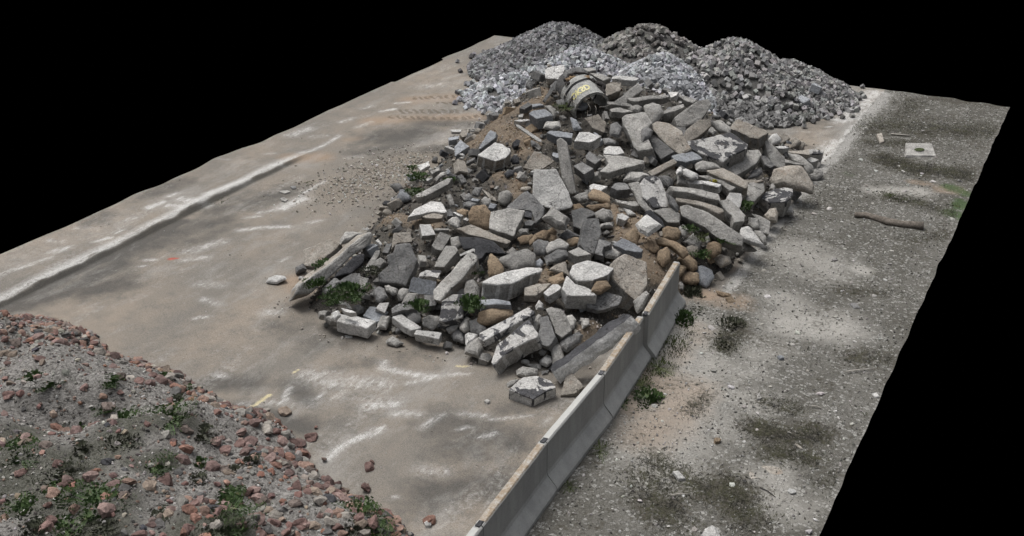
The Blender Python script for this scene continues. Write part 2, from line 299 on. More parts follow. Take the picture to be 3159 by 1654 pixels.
    vb = s.n('TexVoronoi', {'Vector': pos, 'Scale': 34.0}); vbc = s.n('SeparateColor', {'Color': vb.outputs['Color']}).outputs[0]
    g0 = s.mix(n2, (.085,.082,.073), (.175,.168,.152)); g0 = s.mix(s.rng(n1, .40, .60), g0, s.mix(n3, (.05,.047,.04), (.11,.105,.09)))
    stn = s.math('MULTIPLY', s.rng(vcol, .72, .8), s.rng(ve, .03, .09)); g1 = s.mix(s.math('MULTIPLY', stn, .75), g0, (.33,.325,.305))
    stn2 = s.math('MULTIPLY', s.rng(vbc, .6, .9), s.rng(n3, .35, .65)); g1 = s.mix(s.math('MULTIPLY', stn2, .6), g1, (.27,.263,.245))
    g1 = s.mix(s.math('MULTIPLY', s.rng(n3, .5, .68), .6), g1, (.07,.066,.055)); g1 = s.mix(s.math('MULTIPLY', s.rng(n4, .5, .62), .85), g1, (.03,.028,.024))
    g1 = s.mix(s.math('MULTIPLY', m(pa, n2, .15, .9, .8), .75), g1, (.33,.318,.292))
    g1 = s.mix(s.math('MULTIPLY', m(tn, n2, .2, .8, .9), .55), g1, (.26,.20,.15))
    mo = s.math('ADD', s.math('MULTIPLY', mo, .62), s.math('MULTIPLY', s.rng(s.noise(pos, .85, 6, .7), .46, .64), .42)); g1 = s.mix(s.math('MULTIPLY', m(mo, n3, .25, .75, 2.6), .85), g1, s.mix(n3, (.024,.022,.018), (.07,.062,.046)))
    g1 = s.mix(s.math('MULTIPLY', m(gr, n3, .35, .8, .9), .85), g1, (.045,.075,.028))
    wl = s.math('MULTIPLY', wm, .75); g1 = s.mix(wl, g1, (.48,.47,.45))
    v6 = s.rng(n5, .35, .65, .8, 1.2); g1 = s.mix(1.0, g1, s.n('CombineColor', {0: v6, 1: v6, 2: v6}).outputs[0], 'MULTIPLY')
    gm = m(gv, n3, .35, .7, .9); col = s.mix(gm, col, g1)
    hgt = s.math('ADD', s.math('MULTIPLY', n4, .5), s.math('SUBTRACT', s.math('MULTIPLY', n3, .5), s.math('MULTIPLY', pit, .5)))
    hgt = s.math('SUBTRACT', hgt, s.math('MULTIPLY', tm, 1.5)); hgt = s.math('ADD', hgt, s.math('MULTIPLY', gm, s.math('ADD', n3, s.math('MULTIPLY', stn, 1.5))))
    return s.fin(col, hgt, .7, .025)
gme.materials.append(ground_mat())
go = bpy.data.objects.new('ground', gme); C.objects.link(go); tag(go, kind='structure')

# ------------------------------------------------------------------ heap bodies
def grid_heap(name, x0, x1, y0, y1, step, hf, mat, masks=None):
    nx = int((x1-x0)/step); ny = int((y1-y0)/step); vs = []; cols = []
    for j in range(ny+1):
        for i in range(nx+1):
            x = x0 + step*i; y = y0 + step*j; h = hf(x, y); vs.append((x, y, h if h > .015 else -.12))
            if masks: cols.append(masks(x, y))
    fs = []
    for j in range(ny):
        for i in range(nx):
            q = (j*(nx+1)+i, j*(nx+1)+i+1, (j+1)*(nx+1)+i+1, (j+1)*(nx+1)+i)
            if max(vs[k][2] for k in q) > 0: fs.append(q)
    me = bpy.data.meshes.new(name); me.from_pydata(vs, [], fs)
    if masks:
        at = me.attributes.new('m1', 'FLOAT_COLOR', 'POINT'); at.data.foreach_set('color', [c for t in cols for c in t])
    b = bmesh.new(); b.from_mesh(me); bmesh.ops.delete(b, geom=[v for v in b.verts if not v.link_faces], context='VERTS'); b.to_mesh(me); b.free()
    for p in me.polygons: p.use_smooth = True
    me.materials.append(mat); o = bpy.data.objects.new(name, me); C.objects.link(o); return o
def earth_mat():
    s = NT('rubble_earth'); pos = s.n('NewGeometry').outputs['Position']; a = s.n('Attribute', attribute_name='m1'); q = s.n('SeparateColor', {'Color': a.outputs['Color']})
    n2 = s.noise(pos, 1.8, 5, .65); n3 = s.noise(pos, 9, 6, .7); n4 = s.noise(pos, 40, 4, .8)
    col = s.mix(n3, (.032,.029,.025), (.11,.10,.086))  # earth colour darkened so the gaps look deeply shaded
    sm = s.rng(s.math('ADD', q.outputs[0], s.math('MULTIPLY', s.math('SUBTRACT', n3, .5), .8)), .3, .7); col = s.mix(sm, col, s.mix(n3, (.15,.112,.078), (.27,.21,.15)))
    col = s.mix(s.math('MULTIPLY', s.rng(n4, .5, .7), .6), col, (.30,.28,.25)); col = s.mix(s.math('MULTIPLY', s.rng(n4, .5, .3), .8), col, (.03,.027,.024))
    return s.fin(col, s.math('ADD', n3, s.math('MULTIPLY', n4, .6)), 1.0, .06)
SAND = []
for t, ps, wd in (('D', [(20,560),(150,680),(330,850),(500,1080)], .55), ('D', [(300,1080),(420,1100)], .4), ('F', [(900,100),(1400,60)], .8), ('F', [(1150,450),(1350,500),(1330,640)], .4), ('G', [(250,450),(130,700)], .5), ('G', [(150,900),(60,1050)], .5), ('G', [(0,600),(-300,800)], .6), ('B', [(950,450),(830,620),(900,700)], .4), ('F', [(0,900),(500,960)], .4), ('E', [(800,640),(950,720)], .35), ('C', [(1450,180),(1350,250)], .3)):
    pp = [hit(*src(t, p)) for p in ps]
    for a, b in zip(pp, pp[1:]): SAND.append(((a.x, a.y), (b.x, b.y), wd, 1.0 if t in 'DE' else .62))
EARTH = earth_mat()
hb = grid_heap('rubble_earth', -18.3, -6.2, 16, 34.2, .1, lambda x, y: max(0, h_rubble(x, y) - .05 - .2*(1 - min(1, fld(SAND, x, y, 1.2)*1.6))), EARTH, lambda x, y: (fld(SAND, x, y, 1.2), 0, 0, 1))
tag(hb, 'dark earth with gap shade in its colour, sand and crushed debris filling the gaps of the concrete rubble heap', 'earth', kind='stuff')
def sett_dust_mat():
    s = NT('stone_dust'); pos = s.n('NewGeometry').outputs['Position']; n3 = s.noise(pos, 8, 6, .7); n4 = s.noise(pos, 36, 3, .8)
    col = s.mix(n3, (.06,.057,.053), (.15,.145,.137)); col = s.mix(s.math('MULTIPLY', s.rng(n4, .5, .65), .4), col, (.2,.2,.2)); return s.fin(col, n4, 1.0, .05)
sb = grid_heap('stone_dust', -22.6, -6.4, 30.5, 40.9, .12, lambda x, y: max(0, h_setts(x, y)[0] - .07), sett_dust_mat())
tag(sb, 'grey stone dust and grit packed between the granite setts', 'stone dust', kind='stuff')
def red_mat():
    s = NT('cobble_heap_soil'); pos = s.n('NewGeometry').outputs['Position']
    n1 = s.noise(pos, .8, 4, .6); n2 = s.noise(pos, 2.5, 5, .65); st = s.n('VectorMath', {0: pos, 1: (1.0, 1.0, 2.5)}, operation='MULTIPLY').outputs[0]; n3 = s.noise(st, 14, 6, .75, .5); n4 = s.noise(pos, 60, 3, .8)
    col = s.mix(s.rng(n3, .36, .62), (.05,.047,.042), (.36,.345,.325)); col = s.mix(s.math('MULTIPLY', s.rng(n2, .45, .65), .35), col, (.06,.055,.045))
    gm = s.n('SeparateColor', {'Color': s.n('Attribute', attribute_name='m1').outputs['Color']}).outputs[0]; col = s.mix(s.math('MULTIPLY', s.rng(s.math('ADD', gm, s.math('MULTIPLY', s.math('SUBTRACT', n3, .5), 2.0)), .25, .75), .65), col, s.mix(n3, (.022,.024,.016), (.06,.066,.035))); col = s.mix(s.math('MULTIPLY', s.rng(n4, .56, .7), .6), col, (.42,.40,.38))
    return s.fin(col, s.math('ADD', n3, s.math('MULTIPLY', n4, .5)), 1.0, .05)
RGREEN = []
for ps, wd in (([(20,930),(280,1000),(400,1000)], .55), ([(380,980),(620,860),(700,720),(960,680)], .4), ([(20,1160),(330,1140),(560,1170)], .5), ([(340,1290),(560,1300)], .45), ([(760,960),(900,940)], .25), ([(1080,1330),(1240,1270)], .5), ([(150,790),(60,870)], .35)):
    pp = [hit(*src('X', p)) for p in ps]
    for a, c in zip(pp, pp[1:]): RGREEN.append(((a.x, a.y), (c.x, c.y), wd, 1.0))
rb = grid_heap('gravelly_soil', -24, -7.5, 4.2, 14.6, .1, lambda x, y: h_red(x, y) if x > GX0 + .05 and y > GY0 else 0, red_mat(), lambda x, y: (fld(RGREEN, x, y, 1.5), 0, 0, 1))
tag(rb, 'grey gravelly soil of the mound under the reddish cobbles', 'soil', kind='stuff')

# ------------------------------------------------------------------ stones traced one by one
TRACED = []           # image outlines, to keep loose filler out of them
def unit_normal(tilt, az):
    t = math.radians(tilt); a = math.radians(az)
    return (-FW*math.cos(a) + RT*math.sin(a))*math.sin(t) + Vector((0, 0, math.cos(t)))
def face_on(pts, n, P):
    out = []
    for u, v in pts:
        r = ray(u, v); dn = r.dot(n); t = (P-CAM).dot(n)/dn; out.append(CAM + r*t)
    return out
def place(tile, poly, th, tilt, az, lift, grow=1.0):
    pts = [src(tile, p) for p in poly]; k = TILES[tile][2]
    cu = sum(p[0] for p in pts)/len(pts); cv = sum(p[1] for p in pts)/len(pts)
    pts = [(cu + (p[0]-cu)*grow, cv + (p[1]-cv)*grow) for p in pts]
    base = hit(cu, cv); rr = ray(cu, cv).normalized(); dist = (base-CAM).length; mpx = dist/F
    thm = max(.03, th/k*mpx); n = unit_normal(tilt, az)
    if -rr.dot(n) < .3: n = (n - rr*.35).normalized()
    up = thm*.35 + lift
    for _ in range(14):
        P = base - rr*(up/max(.35, -rr.z)); ring = face_on(pts, n, P)
        if min(q.z - h_all(q.x, q.y) for q in ring) > .02: break
        up += .05
    area = sum(ring[i].cross(ring[i-1]).dot(n) for i in range(len(ring)))
    if area > 0: ring = ring[::-1]
    TRACED.append(pts)
    return ring, n, thm, rr
def rough(bm, amp, sc, seed):
    for v in bm.verts:
        o = noise.noise_vector(v.co*sc + Vector((seed, seed*.7, 0)))*amp + noise.noise_vector(v.co*sc*3.1 + Vector((seed, 0, 5)))*amp*.45
        v.co += o
def S(tile, poly, th, mat, tilt, az, label, kind='slab', lift=0.0, side=None):
    lift0 = lift
    q = 1.0 if kind in ('boulder', 'kerb', 'plank', 'panel') or th >= 200 else 1.7
    if kind in ('slab', 'block', 'stone', 'beam') and az == 0 and tilt > 20:
        az = U(-38, 38); tilt = max(8, tilt*U(.45, .8)); lift += U(0, .12)
        if kind != 'stone':                      # the outline covers top and side: take the side's height off the top face
            vs_ = [p[1] for p in poly]; v0, v1 = min(vs_), max(vs_); drop = th*q*(.9*math.cos(math.radians(tilt)) - .42*math.sin(math.radians(tilt)))*1.0
            kk = max(.55, 1 - drop*.9/(v1-v0)); poly = [(p[0], v0 + (p[1]-v0)*kk) for p in poly]
    ring, n, thm, rr = place(tile, poly, th*q, tilt, az, lift, 1.0 if kind in ('kerb', 'plank') or tile in 'SK' else 1.11); seed = R()*50
    ctr = sum(ring, Vector())/len(ring); size = max((a-b).length for a in ring for b in ring)
    bm = bmesh.new()
    if kind in ('boulder', 'stone'):
        rings = []; mv = (n*.5 - rr*.5).normalized(); hh = max(thm, size*.3)*.5
        prof = [(-.9,.55),(-.45,.92),(0,1.0),(.5,.86),(.92,.5)] if kind == 'boulder' else [(-.9,.7),(0,1.0),(.62,.8),(.95,.5)]
        # refine the outline
        rg = []
        for a, b in zip(ring, ring[1:]+ring[:1]): rg += [a, a.lerp(b, .5)]
        for o, sc in prof:
            rings.append([bm.verts.new(ctr + (q-ctr)*sc + mv*o*hh) for q in rg])
        for a, b in zip(rings, rings[1:]):
            for i in range(len(rg)): bm.faces.new((a[i-1], a[i], b[i], b[i-1]))
        bm.faces.new(rings[0][::-1]); bm.faces.new(rings[-1])
        bmesh.ops.triangulate(bm, faces=[f for f in bm.faces if len(f.verts) > 4])
        bmesh.ops.subdivide_edges(bm, edges=bm.edges[:], cuts=1, use_grid_fill=True, smooth=.6 if kind == 'boulder' else .15)
        rough(bm, size*(.025 if kind == 'boulder' else .04), 2.2/size, seed); sm = kind == 'boulder'
        slots = [M[mat]]
    else:
        inset = .03 if kind in ('beam', 'plank') else .07
        top = [bm.verts.new(q) for q in ring]
        bot = [bm.verts.new(ctr + (q-ctr)*(1 - inset*U(-.6, 1.4)) - n*thm*U(.88, 1.12)) for q in ring]
        f1 = bm.faces.new(top); bm.faces.new(bot[::-1]); L = len(ring)
        for i in range(L): bm.faces.new((top[i], top[i-1], bot[i-1], bot[i]))
        bmesh.ops.recalc_face_normals(bm, faces=bm.faces[:])
        if side:
            for f in bm.faces: f.material_index = 1
            f1.material_index = 0
        off = min(thm*.16, size*.035)
        bmesh.ops.bevel(bm, geom=bm.edges[:], offset=off, segments=2, profile=.6, affect='EDGES', clamp_overlap=True)
        bmesh.ops.triangulate(bm, faces=[f for f in bm.faces if len(f.verts) > 4])
        le = [e for e in bm.edges if e.calc_length() > size*.16]
        bmesh.ops.subdivide_edges(bm, edges=le, cuts=2); bmesh.ops.triangulate(bm, faces=[f for f in bm.faces if len(f.verts) > 4])
        le = [e for e in bm.edges if e.calc_length() > size*.13]
        bmesh.ops.subdivide_edges(bm, edges=le, cuts=1); bmesh.ops.triangulate(bm, faces=[f for f in bm.faces if len(f.verts) > 4])
        amp = {'beam': .008, 'plank': .003, 'panel': .004, 'block': .016}.get(kind, .028)
        rough(bm, size*amp, 3.0/size, seed); sm = False
        slots = [M[mat], M[side]] if side else [M[mat]]
    if lift0 < .08:                               # let it rest: slide back until it touches what lies below
        gap = min(v.co.z - h_all(v.co.x, v.co.y) for v in bm.verts)
        if gap > -.02: bmesh.ops.translate(bm, verts=bm.verts, vec=rr*((gap + .03)/max(.3, -rr.z))); ctr = ctr + rr*((gap + .03)/max(.3, -rr.z))
    base = Vector((ctr.x, ctr.y, min(v.co.z for v in bm.verts)))
    nm, cat = {'slab': ('concrete_slab', 'concrete slab'), 'beam': ('concrete_beam', 'concrete beam'), 'plank': ('wooden_plank', 'plank'), 'panel': ('thin_slab', 'thin slab'),
      'block': ('stone_block', 'stone block'), 'boulder': ('boulder', 'boulder'), 'stone': ('broken_stone', 'stone'), 'kerb': ('kerbstone', 'kerbstone')}[kind]
    o = mesh_obj(nm, bm, slots, base, smooth=sm); tag(o, label, cat, {'slab': 'concrete slabs of the rubble heap', 'beam': 'beams of the rubble heap', 'block': 'blocks of the rubble heap', 'boulder': 'boulders of the rubble heap', 'stone': 'broken stones of the rubble heap', 'kerb': 'kerbstones at the front of the rubble heap'}.get(kind))
    return o
exec_data = None
# ---- front left corner of the heap
S('A',[(140,235),(410,130),(490,185),(300,350),(215,400),(135,390)],200,'T',30,-22,'tan topped slab lying outermost on the left foot of the heap','slab',.12,'C')
S('A',[(505,130),(560,62),(640,60),(745,75),(620,150),(510,178)],60,'C',30,0,'grey chunk peeping over the long leaning slab at the left foot','stone')
S('A',[(150,560),(790,70),(815,100),(800,180),(700,260),(600,320),(440,470),(260,660),(120,690),(120,600)],150,'C',60,42,'long thick slab leaning on its edge with tan upper face and weeds below','slab',0,'T')
S('A',[(450,520),(520,430),(650,300),(745,290),(740,360),(620,470)],70,'D',45,20,'dark tar coated slab beside the long leaning slab at the left','slab')
S('A',[(330,640),(450,540),(520,580),(470,640),(370,715),(335,690)],70,'G',40,0,'mossy dark block in the weeds at the left foot','stone')
S('A',[(870,260),(910,250),(905,300),(810,470),(770,478),(760,460)],26,'C',40,0,'narrow grey concrete strip lying left of the cracked grey slab','beam')
S('A',[(985,180),(1040,175),(1000,300),(945,290)],30,'G',40,0,'short dark grey strip just above the narrow concrete strip','block')
S('A',[(850,380),(925,330),(990,370),(985,400),(915,455),(860,430)],80,'C',30,0,'angular pale grey stone left of the big cracked slab','stone')
S('A',[(1080,200),(1220,190),(1290,350),(1260,430),(1200,550),(1180,600),(1100,570),(930,560),(920,490),(1010,400),(1000,300),(1060,280)],80,'G',40,-5,'big cracked rough grey slab in the front left of the heap','slab',.05)
S('A',[(1070,70),(1220,60),(1240,180),(1100,195),(1040,270),(1050,170)],50,'T',40,0,'dusty slab behind the big cracked slab','slab')
S('A',[(1465,190),(1545,60),(1650,100),(1590,200),(1570,240),(1500,225)],90,'C',30,10,'square cut grey block above the dark hole','block')
S('A',[(1510,360),(1600,205),(1690,210),(1720,250),(1590,410),(1490,405)],90,'C',35,-15,'pale cut block standing left of the long beam with rounded end','block')
S('A',[(1740,370),(1830,285),(1905,310),(1900,370),(1650,650),(1560,745),(1490,720),(1490,640)],140,'C',35,-20,'long heavy beam with rounded end pointing to the lower left','slab',.1,'T')
S('B',[(60,285),(205,222),(222,226),(236,290),(205,250),(65,305)],14,'W',35,0,'thin white L shaped strip on top of the long beam','plank',.12)
S('B',[(70,115),(270,125),(400,160),(480,240),(520,300),(400,290),(330,290),(290,350),(215,385),(230,230),(120,240)],40,'D',45,0,'dark charcoal slab with curved upper edge','slab')
S('A',[(1345,490),(1400,455),(1540,450),(1550,480),(1510,570),(1460,550),(1340,540)],50,'P',45,0,'half dark half white piece above the smooth thin panel','slab')
S('A',[(1270,530),(1490,575),(1470,700),(1330,690),(1225,665),(1250,560)],14,'K',60,0,'smooth thin grey panel leaning upright at the front left','panel',.08)
S('A',[(1385,700),(1470,705),(1515,780),(1490,860),(1400,880),(1385,760)],60,'G',55,0,'rough grey stone standing under the smooth thin panel','slab')
S('A',[(1110,670),(1160,640),(1225,660),(1215,710),(1150,770),(1095,730)],70,'C',40,0,'rounded grey stone left below the smooth thin panel','stone')
S('A',[(1170,740),(1220,690),(1330,700),(1310,770),(1230,830),(1150,800)],70,'C',40,0,'triangular grey stone directly below the smooth thin panel','stone')
S('A',[(970,620),(1010,610),(1100,650),(1090,700),(1050,710),(990,670)],60,'C',40,0,'small grey stone under the lip of the big cracked slab','stone')
S('A',[(850,660),(910,625),(970,650),(990,730),(920,790),(880,770)],60,'G',40,0,'dark rounded stone below left corner of the big cracked slab','stone')
S('A',[(1050,880),(1120,800),(1290,850),(1280,890),(1160,900),(1050,960)],60,'G',30,0,'dim grey slab behind the second whitened kerbstone','slab')
S('A',[(820,830),(870,840),(1000,900),(940,960),(885,1010),(750,940)],24,'K',25,0,'bluish flat slab between the two left kerbstones','slab',.06)
S('A',[(880,850),(920,795),(1010,790),(970,890)],40,'P',40,20,'patchy dark block above the bluish flat slab','block')
S('A',[(505,905),(700,930),(880,975),(785,1050),(465,985)],125,'W',6,0,'left kerbstone with bright white top at the front of the heap','kerb',.08)
S('A',[(340,960),(440,935),(505,915),(470,1020),(400,1010)],90,'C',12,0,'broken grey end piece left of the leftmost kerbstone','stone')
S('A',[(280,900),(340,885),(400,895),(360,960),(285,950)],90,'C',20,0,'outermost grey chunk left of the leftmost kerbstone','stone')
S('A',[(415,905),(480,875),(510,930),(450,985),(415,960)],60,'W',30,0,'small pale chunk resting on the end of the leftmost kerbstone','stone',.25)
S('A',[(475,770),(580,785),(630,850),(600,850),(560,812),(480,800)],16,'W',25,0,'thin white slat leaning above the leftmost kerbstone','plank',.15)
S('A',[(520,845),(625,885),(665,925),(600,930),(550,905)],40,'W',25,0,'pale short piece under the thin white slat','block',.15)
S('A',[(640,830),(700,815),(755,845),(740,890),(680,915),(640,860)],60,'G',30,0,'dark round stone behind the leftmost kerbstone','stone')
S('A',[(940,930),(1020,935),(1015,1000),(980,1070),(890,1060),(895,1010)],60,'C',45,0,'grey stone standing between the first two kerbstones','stone')
S('A',[(1035,935),(1140,905),(1355,1040),(1240,1080)],100,'W',6,0,'middle kerbstone with white top, cracked across','kerb',.05)
S('A',[(1295,1062),(1560,1098),(1535,1165),(1272,1118)],100,'W',6,0,'right kerbstone with white top lying end to end with the middle one','kerb',.05)
S('A',[(990,1185),(1050,1150),(1100,1165),(1165,1215),(1090,1245),(990,1215)],40,'C',30,0,'single grey stone lying on the yard in front of the kerbstones','stone')
S('A',[(555,1130),(625,1130),(635,1160),(570,1165)],16,'W',20,0,'flat white chip on the yard before the leftmost kerbstone','stone')
S('A',[(1370,960),(1440,920),(1530,940),(1530,1010),(1460,1070),(1370,1020)],60,'C',40,0,'round grey boulder behind the right kerbstone','boulder')
S('A',[(1690,710),(1820,710),(1820,850),(1780,920),(1770,980),(1600,1060),(1540,1040),(1570,880),(1580,800)],80,'P',45,0,'long grey slab with black and tan paint patches standing upright','slab')
S('B',[(130,570),(200,560),(260,630),(255,730),(150,770),(110,690)],80,'C',40,0,'pointed grey stone right of the long beam with rounded end','stone')
S('A',[(500,590),(620,490),(700,490),(700,640),(600,660),(520,640)],50,'G',35,0,'dark rubble slab above the weeds at the left foot','slab')
S('A',[(715,520),(800,540),(750,640),(715,640)],30,'C',40,20,'small grey wedge left of the big cracked slab','block')
S('A',[(40,430),(120,390),(155,450),(50,490)],60,'G',30,0,'brownish stone beyond the left foot of the heap','stone')
S('A',[(75,520),(130,520),(120,570),(70,550)],40,'C',30,0,'small grey stone on the yard beside the left foot','stone')
S('K',[(2030,1000),(2080,980),(2160,985),(2170,1010),(2100,1045),(2010,1035)],30,'W',25,0,'lone pale rock lying on the open yard left of the heap','stone')
S('A',[(870,150),(900,130),(945,190),(920,200)],30,'W',40,0,'small white chip on the dirt above the narrow strip','stone')
S('A',[(1660,120),(1730,100),(1780,200),(1700,250),(1665,210)],60,'C',40,0,'grey stone left of the dark charcoal slab','stone')
# ---- front middle
S('B',[(320,640),(430,560),(620,470),(750,425),(880,435),(885,490),(800,560),(600,690),(480,720),(330,680)],120,'W',22,0,'large pale slab with brown upper end in the front middle of the heap','slab',.15,'C')
S('B',[(480,350),(620,270),(760,245),(835,290),(830,400),(720,430),(640,460),(500,380)],90,'C',35,0,'big faceted pale boulder behind the large pale slab','boulder',.1)
S('B',[(360,360),(390,290),(440,320),(515,440),(500,500),(430,530),(370,510)],80,'B',45,0,'cone shaped tan boulder left of the faceted pale boulder','boulder')
S('B',[(1215,480),(1250,400),(1390,350),(1640,420),(1600,480),(1440,550),(1290,550)],110,'W',16,0,'white topped cracked slab over the black hollow','slab',.25,'C')
S('B',[(1135,640),(1190,520),(1270,590),(1400,640),(1470,710),(1320,715),(1180,700)],120,'W',20,0,'white angular slab at the left rim of the black hollow','slab',.12)
S('B',[(1640,400),(1790,295),(2000,380),(1995,600),(1900,750),(1840,700),(1660,520)],150,'T',38,35,'huge smooth slab with rust stain beside the barrier end','slab',.15,'C')
S('B',[(1195,290),(1300,215),(1420,335),(1280,380)],70,'C',28,0,'square granite paving block above the white cracked slab','block',.15)
S('B',[(950,320),(1080,240),(1160,250),(1200,320),(1100,370),(980,390)],70,'G',30,0,'grey slab left of the square granite paving block','stone')
S('B',[(960,230),(990,170),(1100,130),(1190,190),(1170,230),(1080,245),(980,275)],80,'C',35,0,'grey boulder with light cap in the middle of the heap','boulder')
S('B',[(830,170),(880,135),(990,170),(960,260),(940,290),(850,280)],80,'G',40,0,'mossy brown grey boulder left of the light capped boulder','boulder')
S('B',[(790,150),(840,80),(930,40),(990,60),(960,140),(850,140),(800,190)],80,'B',40,0,'tall tan boulder in the middle nest of field stones','boulder')
S('B',[(665,120),(720,90),(830,90),(780,170),(700,180)],60,'B',30,0,'brown flat boulder at the left of the nest of field stones','boulder')
S('B',[(960,110),(1010,80),(1065,100),(1060,150),(1000,165),(960,150)],60,'B',40,0,'small brown boulder right of the tall tan boulder','boulder')
S('B',[(1180,140),(1260,110),(1330,130),(1310,180),(1240,200),(1190,190)],60,'B',30,0,'brown stone at the foot of the tall standing grey slab','boulder')
S('B',[(970,50),(1030,10),(1070,50),(1060,95),(1000,80)],60,'B',40,0,'brown boulder at the top of the nest of field stones','boulder')
S('B',[(1100,110),(1180,30),(1320,110),(1250,120),(1180,150)],50,'G',40,0,'dusty slab behind the light capped boulder','stone')
S('F',[(2050,940),(2180,940),(2195,1130),(2130,1330),(2050,1300),(1995,1220),(2020,1060)],70,'G',50,0,'tall dark grey slab standing upright in the middle','slab')
S('B',[(1455,180),(1490,125),(1630,180),(1620,220),(1560,240),(1540,300),(1550,350),(1460,310)],60,'G',40,0,'grey slab right of the tall dark upright slab','slab')
S('B',[(1545,250),(1620,215),(1690,215),(1780,280),(1700,330),(1580,320)],70,'C',28,0,'flat oval stone above the huge smooth slab','stone',.05)
S('B',[(1670,210),(1760,130),(1880,200),(1960,290),(1940,320),(1800,300)],60,'K',30,0,'wedge shaped grey slab on the sandy slope','slab',.05)
S('B',[(940,730),(1030,600),(1080,600),(1110,650),(1060,720),(980,790)],70,'W',35,0,'small upright white block in the front middle','block',.1)
S('B',[(850,830),(885,765),(930,810),(930,860),(860,865)],50,'W',40,0,'little white fragment below the small upright white block','stone')
S('B',[(970,860),(1020,840),(1110,870),(1160,920),(1215,1110),(1110,1195),(1060,1140),(1000,930)],70,'C',45,0,'smooth grey slab with white cap leaning left of the tar faced beam','slab',.05)
S('B',[(290,1150),(750,850),(810,900),(800,930),(410,1190),(330,1240),(290,1210)],60,'P',30,0,'black spotted granite beam pointing to the upper right','beam',.12)
S('C',[(410,560),(460,390),(600,270),(760,140),(850,270),(840,310),(650,390),(520,480),(430,590)],130,'P',28,-35,'leaning slab with black tar face and white patch at the front','slab',.15,'C')
S('C',[(790,180),(880,65),(910,90),(900,190),(850,280),(800,230)],60,'C',40,0,'pointed grey shard behind the tar and white patched slab','stone')
S('C',[(900,110),(980,90),(1050,330),(980,440),(860,380),(900,200)],60,'G',50,0,'tall brownish grey slab standing between two leaning slabs','slab')
S('C',[(1115,360),(1180,300),(1290,265),(1340,290),(1310,360),(1170,450),(1120,420)],80,'G',35,0,'speckled grey block behind the tar faced beam','stone')
S('C',[(1010,370),(1055,335),(1130,420),(1140,560),(1040,600),(1015,480)],60,'C',45,0,'narrow upright stone at the lower end of the tar faced beam','stone')
b0 = CAM + ray(*src('C', (1030,665)))*(lambda r: (.36-CAMZ)/r.z)(ray(*src('C', (1030,665)))); b1 = CAM + ray(*src('C', (1862,85)))*(lambda r: (1.30-CAMZ)/r.z)(ray(*src('C', (1862,85))))
be = (b1-b0).normalized(); nd = Vector((0, 0, .58)) - RT*.85 - FW*.15; nd = (nd - be*nd.dot(be)).normalized(); nl = nd.cross(be).normalized(); nl = nl if nl.dot(RT) > 0 else -nl
bm = bmesh.new(); Lb = (b1-b0).length; rg = []
for i in range(25):
    t = i/24; c = b0 + (b1-b0)*t; wd = .33*(1 - .25*(1-t)**2)*(1 + .18*noise.noise(Vector((t*5, 0, 3)))); dp = .32*(1 + .35*noise.noise(Vector((t*6, 4, 3))))
    sk = be*(.12 if i == 0 else -.1 if i == 24 else 0)
    rg.append([bm.verts.new(q) for q in (c, c - nl*wd*.5, c - nl*wd + sk, c - nl*wd - nd*dp*.5, c - nl*wd - nd*dp, c - nl*wd*.5 - nd*dp, c - nd*dp, c - nd*dp*.66 + nl*.03, c - nd*dp*.33 + nl*.02)])
for a, c in zip(rg, rg[1:]):
    for k in range(9):
        f = bm.faces.new((a[k-1], a[k], c[k], c[k-1])); f.material_index = 0 if k in (1, 2) else 1
for q in (rg[0][::-1], rg[-1]):
    f = bm.faces.new(q); f.material_index = 1
bmesh.ops.triangulate(bm, faces=bm.faces[:]); bmesh.ops.subdivide_edges(bm, edges=bm.edges[:], cuts=1); rough(bm, .035, 2.6, 3)
o = mesh_obj('concrete_beam', bm, [M['D'], M['H']], Vector((b0.x, b0.y, 0))); tag(o, 'long beam with black tar face resting on the barrier', 'concrete beam', 'beams of the rubble heap')
TRACED.append([src('C', p) for p in [(1000,690),(1020,620),(1500,190),(1850,-40),(1920,150),(1500,430),(1080,720)]])
S('B',[(1870,780),(2000,670),(2024,700),(1980,840),(1920,890)],40,'C',35,-10,'grey shard wedged between the tar faced beam and the barrier','stone',.3)
S('C',[(900,550),(960,495),(1010,510),(1030,570),(970,615),(900,580)],60,'W',35,0,'small bright white rock at the front edge','stone')
S('C',[(655,650),(720,610),(860,640),(860,700),(740,720),(660,700)],60,'C',30,0,'low grey rock on the yard behind the square white block','stone')
S('C',[(740,580),(910,590),(900,640),(840,640),(760,605)],30,'C',30,0,'flat grey shard above the low grey rock','stone')
S('C',[(915,660),(990,650),(980,690),(920,700)],30,'G',30,0,'small grey stone by the lower end of the tar faced beam','stone')
S('C',[(590,840),(740,722),(870,715),(1000,760),(1045,815),(940,865),(820,935)],130,'P',8,0,'square white block with worn black corner lying alone at the front','slab',.12,'W')
S('C',[(1175,700),(1230,685),(1340,850),(1260,930),(1120,960),(1150,800)],60,'T',42,0,'wedge shaped tan slab leaning beside the barrier','slab')
S('C',[(550,790),(590,760),(680,745),(640,800),(560,830)],20,'C',30,0,'crumbly grey shard left of the square white block','stone')
S('C',[(60,190),(130,100),(165,120),(160,230),(110,260),(65,230)],70,'C',40,0,'rounded pale stone left of the brown oval boulder','stone')
S('C',[(170,140),(240,110),(350,230),(280,300),(180,240)],70,'G',35,0,'grey faceted stone below the brown oval boulder','stone')
S('C',[(120,290),(150,265),(270,290),(200,370),(130,390)],70,'W',30,0,'pale faceted stone at the heap foot left of the spotted beam','stone')
S('C',[(130,400),(270,310),(300,440),(260,520),(120,480)],90,'C',35,0,'large grey stone at the foot below the pale faceted stone','stone')
S('C',[(270,490),(300,470),(370,480),(400,550),(350,620),(270,570)],60,'C',35,0,'small grey block left of the leaning tar patched slab','block')
